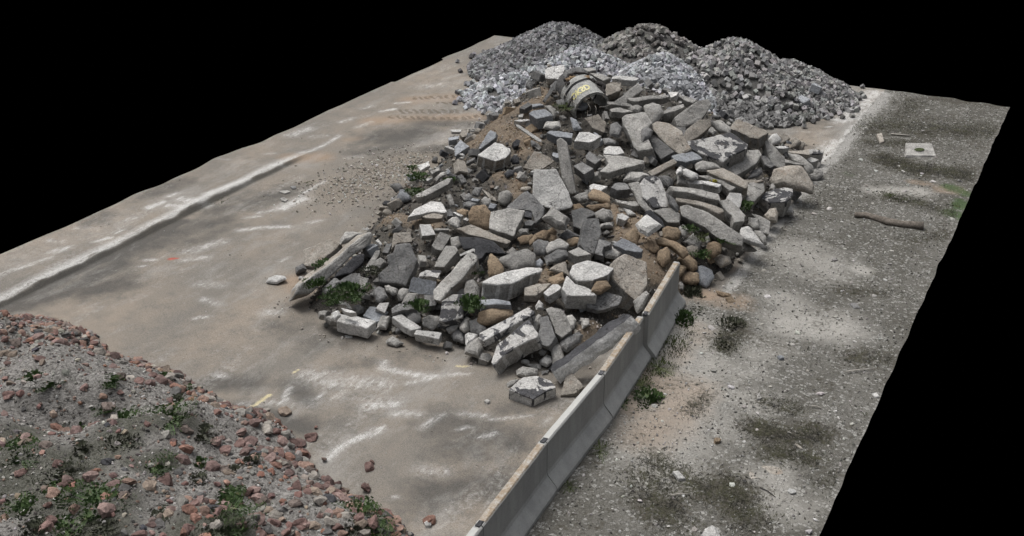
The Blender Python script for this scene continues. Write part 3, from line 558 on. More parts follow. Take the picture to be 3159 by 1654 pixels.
S('A',[(1660,1120),(1730,1050),(1800,1110),(1790,1210),(1690,1180)],70,'G',35,0,'mossy grey stone at the foot below the painted slab','stone')
S('A',[(1610,1060),(1660,1015),(1735,1030),(1700,1090),(1640,1110)],60,'C',35,0,'round grey stone at the foot of the painted slab','boulder')
S('C',[(255,130),(280,50),(400,15),(590,30),(600,80),(450,150),(340,180),(270,160)],90,'B',40,0,'brown oval boulder in the front row','boulder')
S('B',[(270,770),(420,750),(570,790),(580,850),(440,850),(290,870)],70,'K',30,0,'grey squared stone lying on the brown oval boulder','block',.1)
S('B',[(1170,930),(1230,920),(1270,980),(1250,1060),(1210,1080)],50,'C',40,0,'grey stone right of the smooth grey slab with white cap','stone')
S('B',[(1480,580),(1580,570),(1625,630),(1540,690),(1430,680)],60,'B',25,0,'rusty orange piece under the white cracked slab','stone',.1)
S('B',[(1390,800),(1480,740),(1570,680),(1740,740),(1700,830),(1500,900),(1400,870)],50,'G',55,0,'shaded slab on the right rim of the black hollow','slab')
S('B',[(980,540),(1120,480),(1150,560),(1050,620),(990,580)],50,'B',35,0,'orange brown stone left of the white angular slab','stone')
S('B',[(1060,400),(1150,370),(1200,520),(1130,490),(1000,450)],40,'T',35,0,'dusty spiky fragment above the orange brown stone','stone')
S('B',[(840,370),(900,335),(940,380),(900,430),(830,420)],50,'K',35,0,'small bluish stone right of the faceted pale boulder','stone')
S('B',[(740,660),(860,590),(1000,590),(900,720),(850,780),(740,760)],60,'T',30,0,'brown dusty slab left of the small upright white block','slab')
S('B',[(1320,950),(1400,960),(1410,1020),(1340,1060)],40,'C',35,0,'pale fragment in the dirt below the black hollow','stone')
# ---- right flank
S('D',[(215,650),(320,555),(370,580),(470,670),(340,765),(250,720)],80,'W',35,0,'angular white rock on the sandy right slope','stone',.1)
S('D',[(320,515),(370,500),(490,620),(500,680),(465,665),(335,560)],60,'D',35,30,'dark back of stone behind the angular white rock','slab')
S('D',[(390,510),(600,480),(655,560),(650,680),(540,670),(480,600)],60,'C',45,0,'broad grey slab behind the angular white rock','slab')
S('D',[(260,260),(300,180),(380,150),(450,190),(540,410),(530,490),(400,500),(300,390)],60,'P',48,0,'oval speckled grey slab standing on the right flank','slab',.12)
S('D',[(135,230),(240,220),(265,290),(330,450),(380,500),(320,510),(240,430),(190,320)],60,'C',45,-20,'long thin slab left of the oval speckled slab','slab')
S('D',[(420,155),(540,150),(590,190),(580,240),(540,270),(460,200)],60,'G',35,0,'dark grey stone right above the oval speckled slab','stone')
S('D',[(525,330),(600,380),(650,460),(640,560),(560,450)],60,'G',40,10,'narrow stone right of the oval speckled slab','stone')
S('D',[(570,255),(780,275),(900,305),(1055,370),(1060,455),(900,410),(760,350),(620,320)],60,'C',38,0,'upper of three parallel slabs pointing to the right foot','slab',.1)
S('D',[(650,370),(880,420),(1100,530),(1110,570),(1060,600),(900,490),(660,420)],60,'T',35,0,'middle brownish one of three parallel slabs on the right flank','slab',.05)
S('D',[(690,470),(760,455),(900,505),(1100,605),(1300,765),(1290,850),(1230,850),(950,700),(700,560)],90,'C',40,-12,'longest light grey beam pointing down to the right foot','slab',.1)
S('D',[(1315,690),(1370,675),(1460,760),(1540,880),(1400,850),(1290,800)],80,'W',30,0,'pale wedge at the right foot beyond the longest beam','stone',.12)
S('D',[(1265,890),(1300,830),(1370,850),(1460,920),(1320,925)],60,'C',30,0,'low grey stone on the yard under the pale wedge','stone')
S('D',[(1430,720),(1500,730),(1570,790),(1565,850),(1530,860),(1440,760)],60,'C',30,0,'rounded grey stone right of the pale wedge','stone')
S('D',[(1415,545),(1500,560),(1600,620),(1590,740),(1500,720),(1480,610)],60,'C',40,15,'square cornered grey slab at the right foot','block')
S('D',[(1385,580),(1480,600),(1490,690),(1430,710),(1380,650)],60,'C',40,0,'grey block left of the square cornered slab at the right foot','stone')
S('D',[(1080,430),(1170,390),(1270,500),(1340,610),(1320,680),(1230,690),(1210,600),(1130,500)],70,'C',38,0,'bone shaped grey stone between beam and upright block','slab',.08)
S('D',[(1190,320),(1300,335),(1310,400),(1290,520),(1220,500),(1175,400)],60,'W',48,0,'white topped block standing upright on the right flank','block',.08)
S('D',[(1370,270),(1400,230),(1540,195),(1540,330),(1450,470),(1365,460)],70,'C',48,0,'tall square block with pale top left of the black patched slab','block')
S('D',[(1505,365),(1580,310),(1740,270),(1835,280),(1830,330),(1770,410),(1620,410)],110,'P',15,0,'white slab with a big black tar patch near the right edge','slab',.15,'C')
S('D',[(1840,270),(1890,265),(1930,330),(1870,410),(1830,390)],60,'G',35,0,'grey stone right of the black patched slab','stone')
S('D',[(1700,530),(1760,470),(1810,435),(1850,520),(1840,545)],60,'C',35,0,'triangular grey stone on the yard below the black patched slab','stone')
S('D',[(1540,570),(1600,490),(1660,480),(1690,540),(1670,620),(1590,620)],70,'T',38,0,'buff squarish stone at the outer right foot','stone')
S('D',[(1620,200),(1660,90),(1790,55),(1920,55),(1980,130),(2045,250),(2030,320),(1930,300),(1740,260),(1640,240)],120,'T',38,0,'biggest tan boulder at the right edge of the heap','boulder',.1)
S('Q',[(1560,1010),(1640,930),(1740,920),(1820,970),(1820,1050),(1720,1110),(1610,1090)],100,'C',30,0,'flat dark boulder at the outermost right edge','boulder')
S('Q',[(1250,700),(1420,700),(1520,760),(1650,900),(1650,970),(1560,1010),(1480,900),(1310,790)],110,'C',35,0,'long rounded grey stone above the biggest tan boulder','boulder')
S('Q',[(1600,600),(1740,600),(1835,665),(1800,720),(1600,720)],150,'P',25,0,'dark mottled square block at the far right corner','block',.1)
S('Q',[(1565,780),(1625,730),(1755,800),(1690,860),(1640,870)],110,'W',25,0,'small white cube in front of the dark mottled block','block',.1)
S('Q',[(1240,650),(1420,620),(1590,600),(1590,750),(1500,720),(1260,690)],60,'T',28,0,'tan slab behind the long rounded stone at far right','slab')
S('Q',[(1040,550),(1200,545),(1260,590),(1180,620),(1090,610)],60,'W',30,0,'pale flat stone sticking out behind the right shoulder','slab',.05)
S('Q',[(1150,620),(1200,610),(1240,660),(1240,750),(1180,740)],60,'G',45,0,'grey stone under the pale flat stone at the right shoulder','stone')
S('Q',[(1190,760),(1260,790),(1500,930),(1480,930),(1210,870)],80,'C',40,0,'narrow slab lying above the biggest tan boulder','slab')
S('Q',[(860,480),(930,470),(1040,570),(1130,680),(1190,710),(1195,900),(1130,910),(1020,850),(940,740)],90,'C',48,10,'tall slab leaning steeply down the right shoulder','slab',.1)
S('Q',[(310,290),(380,130),(440,115),(820,320),(890,390),(850,450),(740,540),(610,520),(500,430),(340,330)],130,'T',40,0,'massive block on the right shoulder with rough brown face','slab',.15,'C')
S('Q',[(790,700),(880,720),(1020,910),(950,970),(860,900)],70,'G',35,0,'dark grey block in the gap left of the biggest tan boulder','block')
S('Q',[(560,1100),(620,1000),(640,960),(800,900),(820,980),(740,1060)],70,'G',40,0,'shaded stone in the hollow below the huge flat slab','stone')
S('Q',[(500,1140),(560,1100),(780,1110),(840,1130),(700,1190),(540,1190)],60,'T',35,0,'brownish slab low in the hollow of the right flank','slab')
S('Q',[(940,1200),(990,1165),(1040,1220),(1020,1290),(940,1270)],60,'C',40,0,'small pale stone in front of the biggest tan boulder','stone')
S('D',[(960,100),(1120,70),(1360,250),(1350,330),(1320,340),(1150,240),(1000,150)],90,'T',38,0,'long brown sided slab running down behind the upright blocks','slab',.06,'C')
S('D',[(730,190),(880,190),(1085,240),(1060,300),(890,260),(780,240)],50,'W',22,0,'pale slab with a yellow moss tuft on its edge','slab',.15,'C')
S('D',[(640,140),(730,180),(740,250),(640,230)],60,'C',38,0,'grey stone left of the pale slab with moss','stone')
S('D',[(680,90),(730,75),(850,130),(850,170),(790,190),(700,140)],50,'W',30,0,'oblong pale stone above the mossy pale slab','stone',.1)
S('D',[(625,100),(660,55),(690,75),(680,130),(640,130)],50,'W',40,0,'small pale stone left of the oblong pale stone','stone',.1)
S('D',[(860,150),(980,145),(1130,220),(1240,310),(1180,360),(1100,260)],70,'C',38,0,'grey slab running behind the mossy pale slab','slab')
S('D',[(90,200),(110,110),(180,100),(330,130),(350,160),(290,190),(240,220)],70,'C',35,0,'rounded grey slab above the long thin slab','stone')
S('D',[(0,220),(90,215),(150,290),(140,330),(20,350),(-40,300)],70,'G',35,0,'dark grey slab left of the long thin slab','slab')
S('D',[(0,390),(120,430),(200,420),(235,490),(160,500),(30,450)],50,'C',32,0,'flat grey slab below the dark cavity on the right flank','slab')
S('D',[(20,550),(70,535),(135,600),(95,660),(30,620)],50,'W',35,0,'white brick sized stone in the sand left of the white rock','block')
S('D',[(70,480),(150,500),(210,550),(130,560)],40,'W',30,0,'pale shard at the upper edge of the sand','stone')
# brown field stones behind the barrier end
S('D',[(490,700),(540,670),(640,690),(670,740),(650,800),(600,820),(500,790)],90,'B',38,0,'brown squarish boulder below the broad grey slab','boulder')
S('D',[(430,820),(480,800),(640,840),(720,900),(740,960),(690,1000),(620,940),(560,890),(450,860)],90,'B',35,0,'long sandy brown boulder running to the barrier end','boulder',.08)
S('D',[(450,930),(530,890),(560,940),(560,1030),(490,1090),(430,1020)],90,'B',40,0,'brown boulder right behind the barrier end','boulder')
S('D',[(740,890),(790,870),(850,890),(855,960),(810,1000),(760,960)],80,'T',38,0,'tan cube shaped boulder in the field stone row','boulder')
S('D',[(930,930),(960,850),(1020,835),(1090,860),(1090,940),(1020,990),(950,970)],90,'B',38,0,'golden brown boulder at the outer end of the field stones','boulder')
S('D',[(1030,1010),(1080,970),(1180,990),(1190,1050),(1090,1095),(1040,1050)],80,'T',35,0,'outermost grey tan boulder of the field stones','boulder')
S('D',[(650,1010),(740,960),(840,1040),(845,1110),(790,1135),(700,1080)],90,'B',38,0,'smooth pinkish boulder in the middle of the field stones','boulder')
S('D',[(680,1190),(760,1150),(850,1160),(860,1250),(780,1275),(700,1250)],80,'B',35,0,'low brown boulder next to the grey round boulder','boulder')
S('D',[(840,1100),(900,1085),(990,1130),(1015,1200),(940,1300),(870,1270)],90,'K',38,0,'grey round boulder nearest the gravel by the barrier end','boulder')
S('D',[(620,1050),(730,1100),(700,1160),(660,1200),(630,1140)],80,'B',38,0,'reddish brown angular boulder touching the barrier end','boulder')
S('D',[(650,1260),(680,1245),(710,1290),(700,1330),(660,1320)],50,'C',38,0,'small grey stone beside the barrier end wall','boulder')
S('D',[(700,840),(800,750),(890,850),(860,920),(760,880)],80,'C',35,0,'grey angular boulder above the tan cube shaped one','stone')
S('D',[(660,680),(700,660),(750,710),(720,780),(680,760)],60,'C',38,0,'small grey stone right of the brown squarish boulder','boulder')
S('D',[(920,790),(960,770),(980,820),(950,850)],50,'C',35,0,'small grey cobble under the longest beam','boulder')
S('D',[(930,970),(1000,990),(1030,1040),(980,1060)],40,'B',30,0,'small sandy cobble left of the outermost boulder','boulder')
S('D',[(100,760),(180,700),(250,770),(210,860),(120,830)],60,'B',38,0,'sand covered boulder on the brown slope','boulder')
S('D',[(290,860),(370,820),(450,900),(400,945),(310,900)],60,'B',38,0,'sandy brown boulder in the middle of the brown slope','boulder')
S('E',[(1050,670),(1120,680),(1190,700),(1190,730),(1110,730),(1060,700)],20,'B',25,0,'crumbled orange brown lump on the gravel by the white line','boulder')
S('E',[(1140,740),(1200,730),(1250,790),(1180,800)],16,'B',25,0,'second crumbled orange lump nearer the camera','boulder')
# ---- upper left and middle
S('F',[(945,320),(1030,220),(1100,140),(1170,165),(1250,230),(1260,290),(1200,370),(1110,410),(1000,370)],90,'W',30,0,'bright white slab with ragged brown stained top on the dirt slope','slab',.15,'T')
S('F',[(1530,430),(1750,430),(1800,540),(1900,760),(1880,800),(1760,820),(1600,780),(1510,690)],70,'W',42,-8,'tallest bright white slab standing in the centre of the heap','slab',.15,'C')
S('F',[(1410,390),(1520,230),(1660,290),(1710,330),(1600,400),(1530,420)],25,'T',40,0,'dusty tan panel half buried above the tallest white slab','panel')
S('F',[(1745,130),(1790,105),(1850,150),(1935,630),(1870,640),(1800,480)],70,'C',48,-15,'long concrete post lying down the slope right of the tan panel','beam',.08)
S('F',[(1940,170),(1990,30),(2080,25),(2200,100),(2110,190),(2080,205)],70,'W',35,0,'whitish rounded slab below the concrete pipe','slab',.12)
S('F',[(1925,400),(2010,340),(2120,440),(2030,530)],70,'G',30,0,'dark blue grey block right of the concrete post','block',.05)
S('F',[(2050,290),(2090,230),(2200,350),(2140,415),(2060,340)],60,'G',35,0,'dark grey slab above the dark blue grey block','block')
S('F',[(1650,50),(1680,10),(1770,20),(1900,60),(1890,140),(1750,120)],70,'K',35,0,'blue grey cut block at the top of the concrete post','block',.05)
S('F',[(935,190),(1050,10),(1110,30),(1100,90),(960,190)],50,'K',40,-10,'blue grey blade shaped slab on the dirt slope','slab',.1)
S('G',[(-30,785),(0,790),(240,950),(235,972),(200,965),(-30,805)],16,'W',35,0,'long pale narrow plank lying on the dirt slope','plank',.1)
S('F',[(685,200),(740,110),(830,190),(690,300)],40,'K',40,0,'grey slab leaning at the left foot of the dirt slope','slab')
S('F',[(735,70),(780,0),(830,0),(800,100),(760,110)],40,'T',40,0,'buff tile leaning at the left foot of the dirt slope','block',.05)
S('F',[(620,100),(725,65),(720,120),(625,150)],40,'K',28,0,'small blue grey brick left of the buff tile','block')
S('F',[(585,180),(620,170),(680,220),(670,245),(600,200)],30,'W',30,0,'white edged brick at the outer left foot','block')
S('F',[(645,0),(750,0),(740,22),(655,20)],36,'W',20,0,'white brick at the far left foot of the dirt slope','block',.05)
S('F',[(300,390),(410,330),(420,390),(330,450)],30,'W',35,0,'pale triangular slab among the weeds on the left','slab')
S('F',[(430,460),(520,390),(525,440),(450,490)],30,'C',35,0,'grey tile right of the pale triangular slab','slab')
S('F',[(475,510),(540,450),(600,440),(590,480),(500,530)],30,'C',35,0,'grey long stone above the long weathered beam','stone')
S('F',[(340,510),(450,500),(400,560),(350,560)],30,'W',35,0,'whitish slab in the grass on the left','slab')
S('F',[(190,500),(230,465),(290,490),(280,530),(210,530)],40,'K',35,0,'blue grey rock outermost in the grass on the left','stone')
S('F',[(290,720),(600,510),(650,510),(600,590),(380,740),(310,755)],60,'C',40,0,'long weathered beam pointing down left above the white flat slab','beam',.12)
S('F',[(215,950),(280,850),(430,750),(540,750),(595,870),(560,890),(440,880)],40,'W',32,0,'flat white slab on the left shoulder of the heap','slab',.08)
S('F',[(325,990),(430,990),(480,1130),(350,1145)],50,'W',40,0,'cream coloured square kerb piece standing on end','block',.1,'C')
S('F',[(470,1040),(500,1025),(615,1030),(615,1060),(480,1060)],30,'C',30,0,'grey tile right of the cream kerb piece','block')
S('F',[(835,880),(880,810),(990,795),(1060,880),(1060,1000),(1020,1040),(900,1010),(840,960)],80,'B',48,0,'big upright brown oval boulder left of the large grey slab','boulder')
S('F',[(1075,870),(1240,830),(1400,850),(1370,960),(1320,1060),(1290,1150),(1160,1110),(1055,1060)],60,'C',48,0,'large grey square slab facing the camera in the middle','slab',.1)
S('F',[(1250,800),(1420,660),(1500,700),(1600,830),(1590,910),(1520,1000),(1480,860),(1400,850),(1240,830)],40,'G',45,0,'dark pointed slab behind the large grey square slab','slab')
S('F',[(1600,930),(1700,815),(1870,940),(1840,1030),(1740,1010)],110,'C',35,0,'pyramid shaped stone with pale ridge and dark base','stone',.12)
S('F',[(1910,860),(2010,810),(2130,880),(2140,920),(2060,950),(2010,1100),(1930,1060)],80,'G',45,0,'upright grey block left of the tall dark slab','slab')
S('F',[(2140,880),(2230,820),(2310,850),(2330,930),(2240,960),(2160,930)],60,'C',35,0,'faceted grey stone above the tall dark slab','stone')
S('F',[(2200,990),(2330,960),(2330,1020),(2210,1020)],50,'C',30,0,'flat grey stone below the faceted grey stone','stone')
S('F',[(730,1030),(870,990),(1060,1090),(1250,1200),(1200,1230),(1060,1170),(860,1120)],40,'T',35,0,'long dusty tan slab above the dark charcoal slab','slab',.05)
S('F',[(2080,680),(2130,620),(2200,640),(2290,700),(2290,760),(2160,740),(2090,720)],70,'B',30,0,'tan rounded boulder in the upper middle','boulder',.05)
S('F',[(1910,710),(1960,680),(2080,650),(2070,740),(1980,760)],60,'C',30,0,'grey stone left of the tan rounded boulder','stone')
S('F',[(1910,790),(1980,770),(2030,820),(1980,850),(1920,840)],60,'B',35,0,'small brown boulder right of the tallest white slab','boulder')
S('F',[(2060,800),(2160,780),(2290,775),(2290,820),(2200,830),(2120,850)],50,'B',30,0,'light brown flat boulder below the tan rounded boulder','boulder')
S('F',[(2090,580),(2130,565),(2265,590),(2200,635),(2100,620)],40,'W',20,0,'pale rectangular brick above the tan rounded boulder','block',.08)
S('G',[(860,1330),(940,1220),(900,1110),(1160,1140),(1290,1190),(1280,1230),(1060,1290),(960,1349)],60,'C',28,0,'broad pale slab reaching left in the upper middle','slab',.12)
S('F',[(1265,320),(1300,270),(1350,290),(1350,350),(1290,360)],50,'D',35,0,'black lump put in for a dark round hole, right of the bright white ragged slab','boulder')  # solid black lump put in where a dark hole opens
S('F',[(1200,460),(1250,420),(1305,430),(1290,480),(1230,500)],50,'D',35,0,'oval black stone below the bright white ragged slab','boulder')
S('F',[(1290,150),(1330,100),(1365,120),(1350,190),(1310,210)],40,'D',40,0,'dark slate piece on the dirt slope','block')
S('F',[(860,660),(900,600),(970,610),(930,700),(870,680)],50,'G',40,0,'grey stone above the small bluish brick','stone')
S('F',[(850,755),(870,712),(945,740),(920,770)],30,'K',35,0,'small bluish brick in the middle left gravel','block')
S('F',[(795,690),(830,665),(865,690),(850,750),(795,745)],50,'G',45,0,'upright grey cobble left of the small bluish brick','boulder')
S('F',[(960,740),(1000,700),(1055,730),(1060,780),(1000,805)],50,'C',40,0,'grey cobble above the brown oval boulder','boulder')
S('F',[(770,770),(830,755),(930,775),(850,830),(780,810)],50,'G',35,0,'dark flat stone below the small bluish brick','stone')
S('F',[(1045,800),(1060,765),(1120,790),(1090,860),(1040,850)],40,'K',40,0,'grey tile right of the grey cobble','block')
S('F',[(970,620),(1000,640),(1110,730),(1110,760),(1050,740)],24,'T',35,0,'thin tan strip above the grey cobble','beam')
S('F',[(600,690),(640,680),(670,740),(690,800),(640,800)],40,'C',45,0,'pointed grey shard right of the long weathered beam','stone')
S('F',[(705,850),(760,825),(825,845),(800,900),(750,900)],50,'B',35,0,'small brown cobble left of the brown oval boulder','boulder')
S('F',[(610,870),(660,850),(665,920),(610,925)],30,'G',45,0,'small grey brick right of the flat white slab','block')
S('F',[(668,865),(690,855),(770,910),(745,930)],24,'W',30,0,'small white strip below the brown cobble','block')
S('F',[(610,970),(650,920),(700,910),(740,960),(720,1030),(640,1000)],60,'C',35,0,'rounded pale stone left of the small white cube','stone')
S('F',[(775,950),(800,915),(835,945),(815,975)],30,'W',30,0,'small white cube left of the brown oval boulder','block')
S('F',[(1410,980),(1460,940),(1520,970),(1480,1040),(1420,1030)],40,'G',40,0,'grey broken tile right of the large grey square slab','block')
S('F',[(1340,1060),(1370,1035),(1450,1040),(1450,1090),(1370,1095)],50,'C',30,0,'small grey rock below the grey broken tile','stone')
S('F',[(1405,850),(1490,850),(1480,940),(1410,920)],24,'D',50,0,'black tile leaning on the dark pointed slab','block',.12)
S('F',[(340,920),(460,870),(560,900),(540,960),(400,960)],60,'T',28,0,'dusty rounded slab edge under the flat white slab','slab')
S('F',[(720,300),(760,290),(790,280),(770,310)],20,'C',30,0,'small grey chip at the foot of the dirt slope','stone')
S('F',[(1480,110),(1530,130),(1545,170),(1490,180),(1470,140)],40,'G',35,0,'grey rounded stone under the end of the narrow plank','stone')
S('F',[(1710,240),(1790,260),(1800,310),(1740,330),(1700,290)],40,'K',35,0,'pair sized bluish brick lying against the concrete post','block',.1)
S('F',[(2240,220),(2290,170),(2361,190),(2380,260),(2290,260)],50,'W',25,0,'white slab in the gap under the heap crest','slab',.1)
# ---- crest
S('G',[(280,240),(310,205),(465,175),(470,240),(420,360),(285,345)],60,'W',55,0,'bright white block standing highest on the crest','block',.1)
S('G',[(820,200),(985,190),(1020,280),(950,310),(900,270),(820,250)],60,'T',40,0,'brownish block at the top of the crest','slab',.05)
S('G',[(750,255),(850,265),(950,330),(880,380),(800,310)],50,'C',40,0,'grey slab just left below the brownish crest block','slab')
S('G',[(660,250),(730,215),(825,195),(830,235),(700,260)],30,'C',30,0,'thin slab tip on the crest behind the pipe','slab')
S('G',[(990,290),(1040,280),(1170,295),(1240,330),(1220,370),(1090,350),(980,330)],50,'W',28,0,'whitish slab on the crest right of the brownish block','slab',.1)
S('G',[(880,420),(960,350),(1060,360),(1050,470),(920,540)],60,'T',48,0,'square brownish slab right of the concrete pipe','slab')
S('G',[(1000,545),(1240,365),(1290,430),(1100,570)],60,'C',40,15,'grey beam pointing up right on the crest','slab',.1)
S('G',[(1140,560),(1290,520),(1500,470),(1560,520),(1290,600),(1180,600)],60,'C',35,0,'long slab bridging the gap on the crest','slab',.1)
S('G',[(930,560),(1070,550),(1170,600),(1180,650),(1100,620),(940,610)],50,'C',35,0,'upper of two grey slabs right of the pipe mouth','slab')
S('G',[(960,640),(1060,615),(1190,680),(1100,700),(970,690)],50,'C',30,0,'lower of two grey slabs right of the pipe mouth','slab')
S('G',[(1140,620),(1240,590),(1290,620),(1250,680),(1180,660)],60,'C',38,0,'blunt grey stone under the long bridging slab','stone')
S('G',[(1310,600),(1390,575),(1470,600),(1500,680),(1450,750),(1380,800),(1330,700)],90,'C',45,0,'rounded upright stone in the middle of the crest','boulder',.08)
S('G',[(1500,690),(1620,620),(1700,580),(1720,620),(1620,700),(1520,740)],60,'C',35,0,'narrow grey slab left of the big wedge on the crest','slab')
S('G',[(1670,500),(1720,490),(1860,560),(1800,600),(1740,570)],40,'C',30,0,'small slab behind the big wedge on the crest','slab')
S('G',[(1560,460),(1660,450),(1640,500),(1590,540)],30,'W',35,0,'light slab tip among the setts behind the crest','slab')
S('G',[(1640,710),(1850,560),(1960,535),(2000,590),(1960,650),(1860,760),(1750,810),(1660,790)],100,'C',42,10,'big wedge shaped slab on the crest at right','slab',.15)
S('G',[(1080,750),(1110,710),(1300,670),(1370,800),(1310,900),(1390,1090),(1240,1125),(1200,1080),(1150,930),(1100,830)],90,'C',48,0,'huge trough shaped slab standing below the crest','slab',.1)
S('G',[(1290,840),(1330,810),(1400,860),(1370,940),(1290,980),(1275,920)],60,'G',45,0,'grey stone lying in the trough shaped slab','stone',.15)
S('G',[(1380,820),(1450,765),(1560,780),(1690,860),(1780,1020),(1740,1050),(1660,1080),(1480,930)],90,'T',38,-20,'thick buff slab sliding down right of the trough shaped slab','slab',.15,'C')
S('G',[(1350,930),(1420,900),(1500,1000),(1610,1110),(1480,1200),(1400,1060)],70,'G',45,0,'dark rough slab under the thick buff slab','slab')
S('G',[(1740,960),(1760,840),(1880,750),(1980,750),(1990,810),(1850,930),(1750,970)],60,'T',42,15,'pinkish grey slab below the big wedge','slab',.1)
S('G',[(1640,820),(1740,830),(1760,900),(1730,960),(1660,900)],50,'G',40,0,'rough grey stone between buff slab and pinkish slab','stone')
S('G',[(1785,965),(2070,910),(2200,880),(2361,1000),(2340,1040),(2180,1120),(2130,1160),(1990,1110),(1800,1030)],110,'P',16,0,'largest flat slab with dark stained top right of centre','slab',.25,'C')
S('G',[(1990,770),(2100,750),(2210,840),(2190,900),(2080,860)],80,'C',38,0,'rounded stone above the largest flat slab','boulder',.1)
S('G',[(1960,830),(2010,820),(2060,870),(2020,910),(1970,890)],50,'C',38,0,'small grey stone left under the rounded stone','stone')
S('G',[(1350,1280),(1600,1150),(1640,1190),(1400,1320)],50,'T',38,15,'tan edged beam pointing up right in the upper middle','beam',.1)
S('G',[(1600,1140),(1800,1070),(1900,1170),(1740,1230),(1640,1200)],50,'K',35,0,'smooth blue grey slab under the largest flat slab','slab')
S('G',[(1840,1210),(1900,1180),(2080,1200),(2100,1250),(1940,1280),(1860,1260)],60,'C',32,0,'dull grey stone below the largest flat slab','stone')
S('Q',[(210,870),(520,640),(740,620),(785,700),(700,820),(480,960),(350,1050),(240,940)],110,'C',25,10,'curved slab sticking out under the largest flat slab','slab',.1)
S('G',[(700,740),(830,690),(910,800),(880,920),(780,860)],70,'T',52,0,'brown shaded slab hanging below the pipe mouth','slab')
S('G',[(960,790),(1020,770),(1080,830),(1040,920),(960,900)],60,'G',48,0,'shaded stone in the dark gap left of the trough shaped slab','stone')
S('G',[(890,1060),(960,1018),(1050,1020),(1090,1080),(1020,1100),(900,1090)],60,'W',20,0,'pale flat block in the hollow left of the trough shaped slab','block',.1)
S('G',[(880,940),(940,935),(1040,985),(1000,1010),(900,1000)],50,'G',35,0,'shaded stone above the pale flat block','stone')
S('G',[(890,650),(920,660),(945,760),(905,750)],40,'C',48,0,'narrow stone under the right lip of the pipe','block')
S('G',[(780,870),(820,890),(870,970),(840,1010)],40,'K',42,0,'blue grey stone behind the whitish rounded slab','block')
S('G',[(110,710),(150,660),(270,630),(345,740),(190,800)],80,'K',30,0,'blue grey cut block biggest on the dirt slope','block',.1)
S('G',[(140,585),(220,570),(260,600),(150,630)],40,'K',28,0,'flat blue grey block above the biggest cut block','block')
S('G',[(260,530),(350,380),(365,430),(280,550)],30,'G',45,20,'thin dark slab leaning below the bright white crest block','panel')
S('G',[(390,550),(470,525),(480,610),(410,620)],40,'G',48,0,'small dark block left of the concrete pipe','block')
S('G',[(400,440),(440,415),(475,450),(450,500),(410,490)],40,'T',42,0,'tan cobble below the bright white crest block','boulder')
S('G',[(70,380),(110,320),(150,370),(130,440),(70,400)],40,'G',48,0,'grey shard left on the crest','stone')
S('G',[(0,360),(40,370),(60,430),(20,500),(-20,480)],50,'G',45,0,'mossy grey boulder leftmost on the crest','boulder')
S('G',[(260,830),(290,760),(420,770),(430,820),(350,850)],50,'C',35,0,'rounded grey block above the blue grey cut block by the post','stone')
S('G',[(0,700),(40,680),(50,700),(40,735),(5,730)],30,'W',35,0,'small white stone by the narrow plank','block')
S('G',[(-40,770),(0,750),(80,730),(110,760),(20,785)],30,'W',30,0,'pale slab at the upper end of the narrow plank','slab')
S('G',[(10,650),(60,600),(100,560),(135,600),(60,670)],40,'G',40,0,'grey slab left of the biggest cut block','slab')
S('G',[(270,600),(330,590),(400,660),(370,720),(320,660)],40,'C',38,0,'rough grey stone right of the biggest cut block','stone')
S('G',[(540,720),(590,740),(660,850),(570,840)],40,'K',45,0,'grey stone below the pipe at left','stone')
# ------------------------------------------------------------------ loose filler between the traced stones
def in_traced(u, v, pad=0):
    for P in TRACED:
        if inpoly(u, v, P): return True
    return False
def rock_bm(sx, sy, sz, seed, cuts=1, cube=True, amp=.16):
    bm = bmesh.new()
    if cube: bmesh.ops.create_cube(bm, size=1.0)
    else: bmesh.ops.create_icosphere(bm, subdivisions=2, radius=.55)
    if cube:
        for v in bm.verts: v.co += noise.noise_vector(v.co*2 + Vector((seed, 0, seed)))*amp
        bmesh.ops.bevel(bm, geom=bm.edges[:], offset=.07, segments=1, affect='EDGES')
    for v in bm.verts:
        v.co += noise.noise_vector(v.co*1.9 + Vector((seed, seed, 0)))*(amp if not cube else .05)
        v.co = Vector((v.co.x*sx, v.co.y*sy, v.co.z*sz))
    return bm
variants = []
for i in range(14):
    bm = rock_bm(1, U(.55, .9), U(.4, .75), i*3.7, cube=i % 3 != 0, amp=.26)
    me = bpy.data.meshes.new('rubble_stone'); bmesh.ops.recalc_face_normals(bm, faces=bm.faces); bm.to_mesh(me); bm.free(); variants.append(me)
vm = {}
def vmesh(i, mat):
    if (i, mat) not in vm:
        me = variants[i].copy(); me.materials.clear(); me.materials.append(M[mat]); vm[(i, mat)] = me
        if i % 3 == 0:
            for p in me.polygons: p.use_smooth = True
    return vm[(i, mat)]
cnt = 0; tries = 0; placed = []
names = {'C': 'grey', 'G': 'dark grey', 'W': 'pale', 'T': 'tan', 'B': 'brown', 'K': 'bluish grey', 'D': 'black'}
def zone(x, y):
    if y < 19.5: return 'at the front of the heap' if x > -12 else 'near the front left corner'
    if y < 24: return 'in the middle of the heap' if x < -9.5 else 'behind the barrier end'
    if x > -10: return 'on the right flank'
    if y < 27.5: return 'on the left flank' if x < -13.5 else 'in the centre of the heap'
    return 'on the crest'
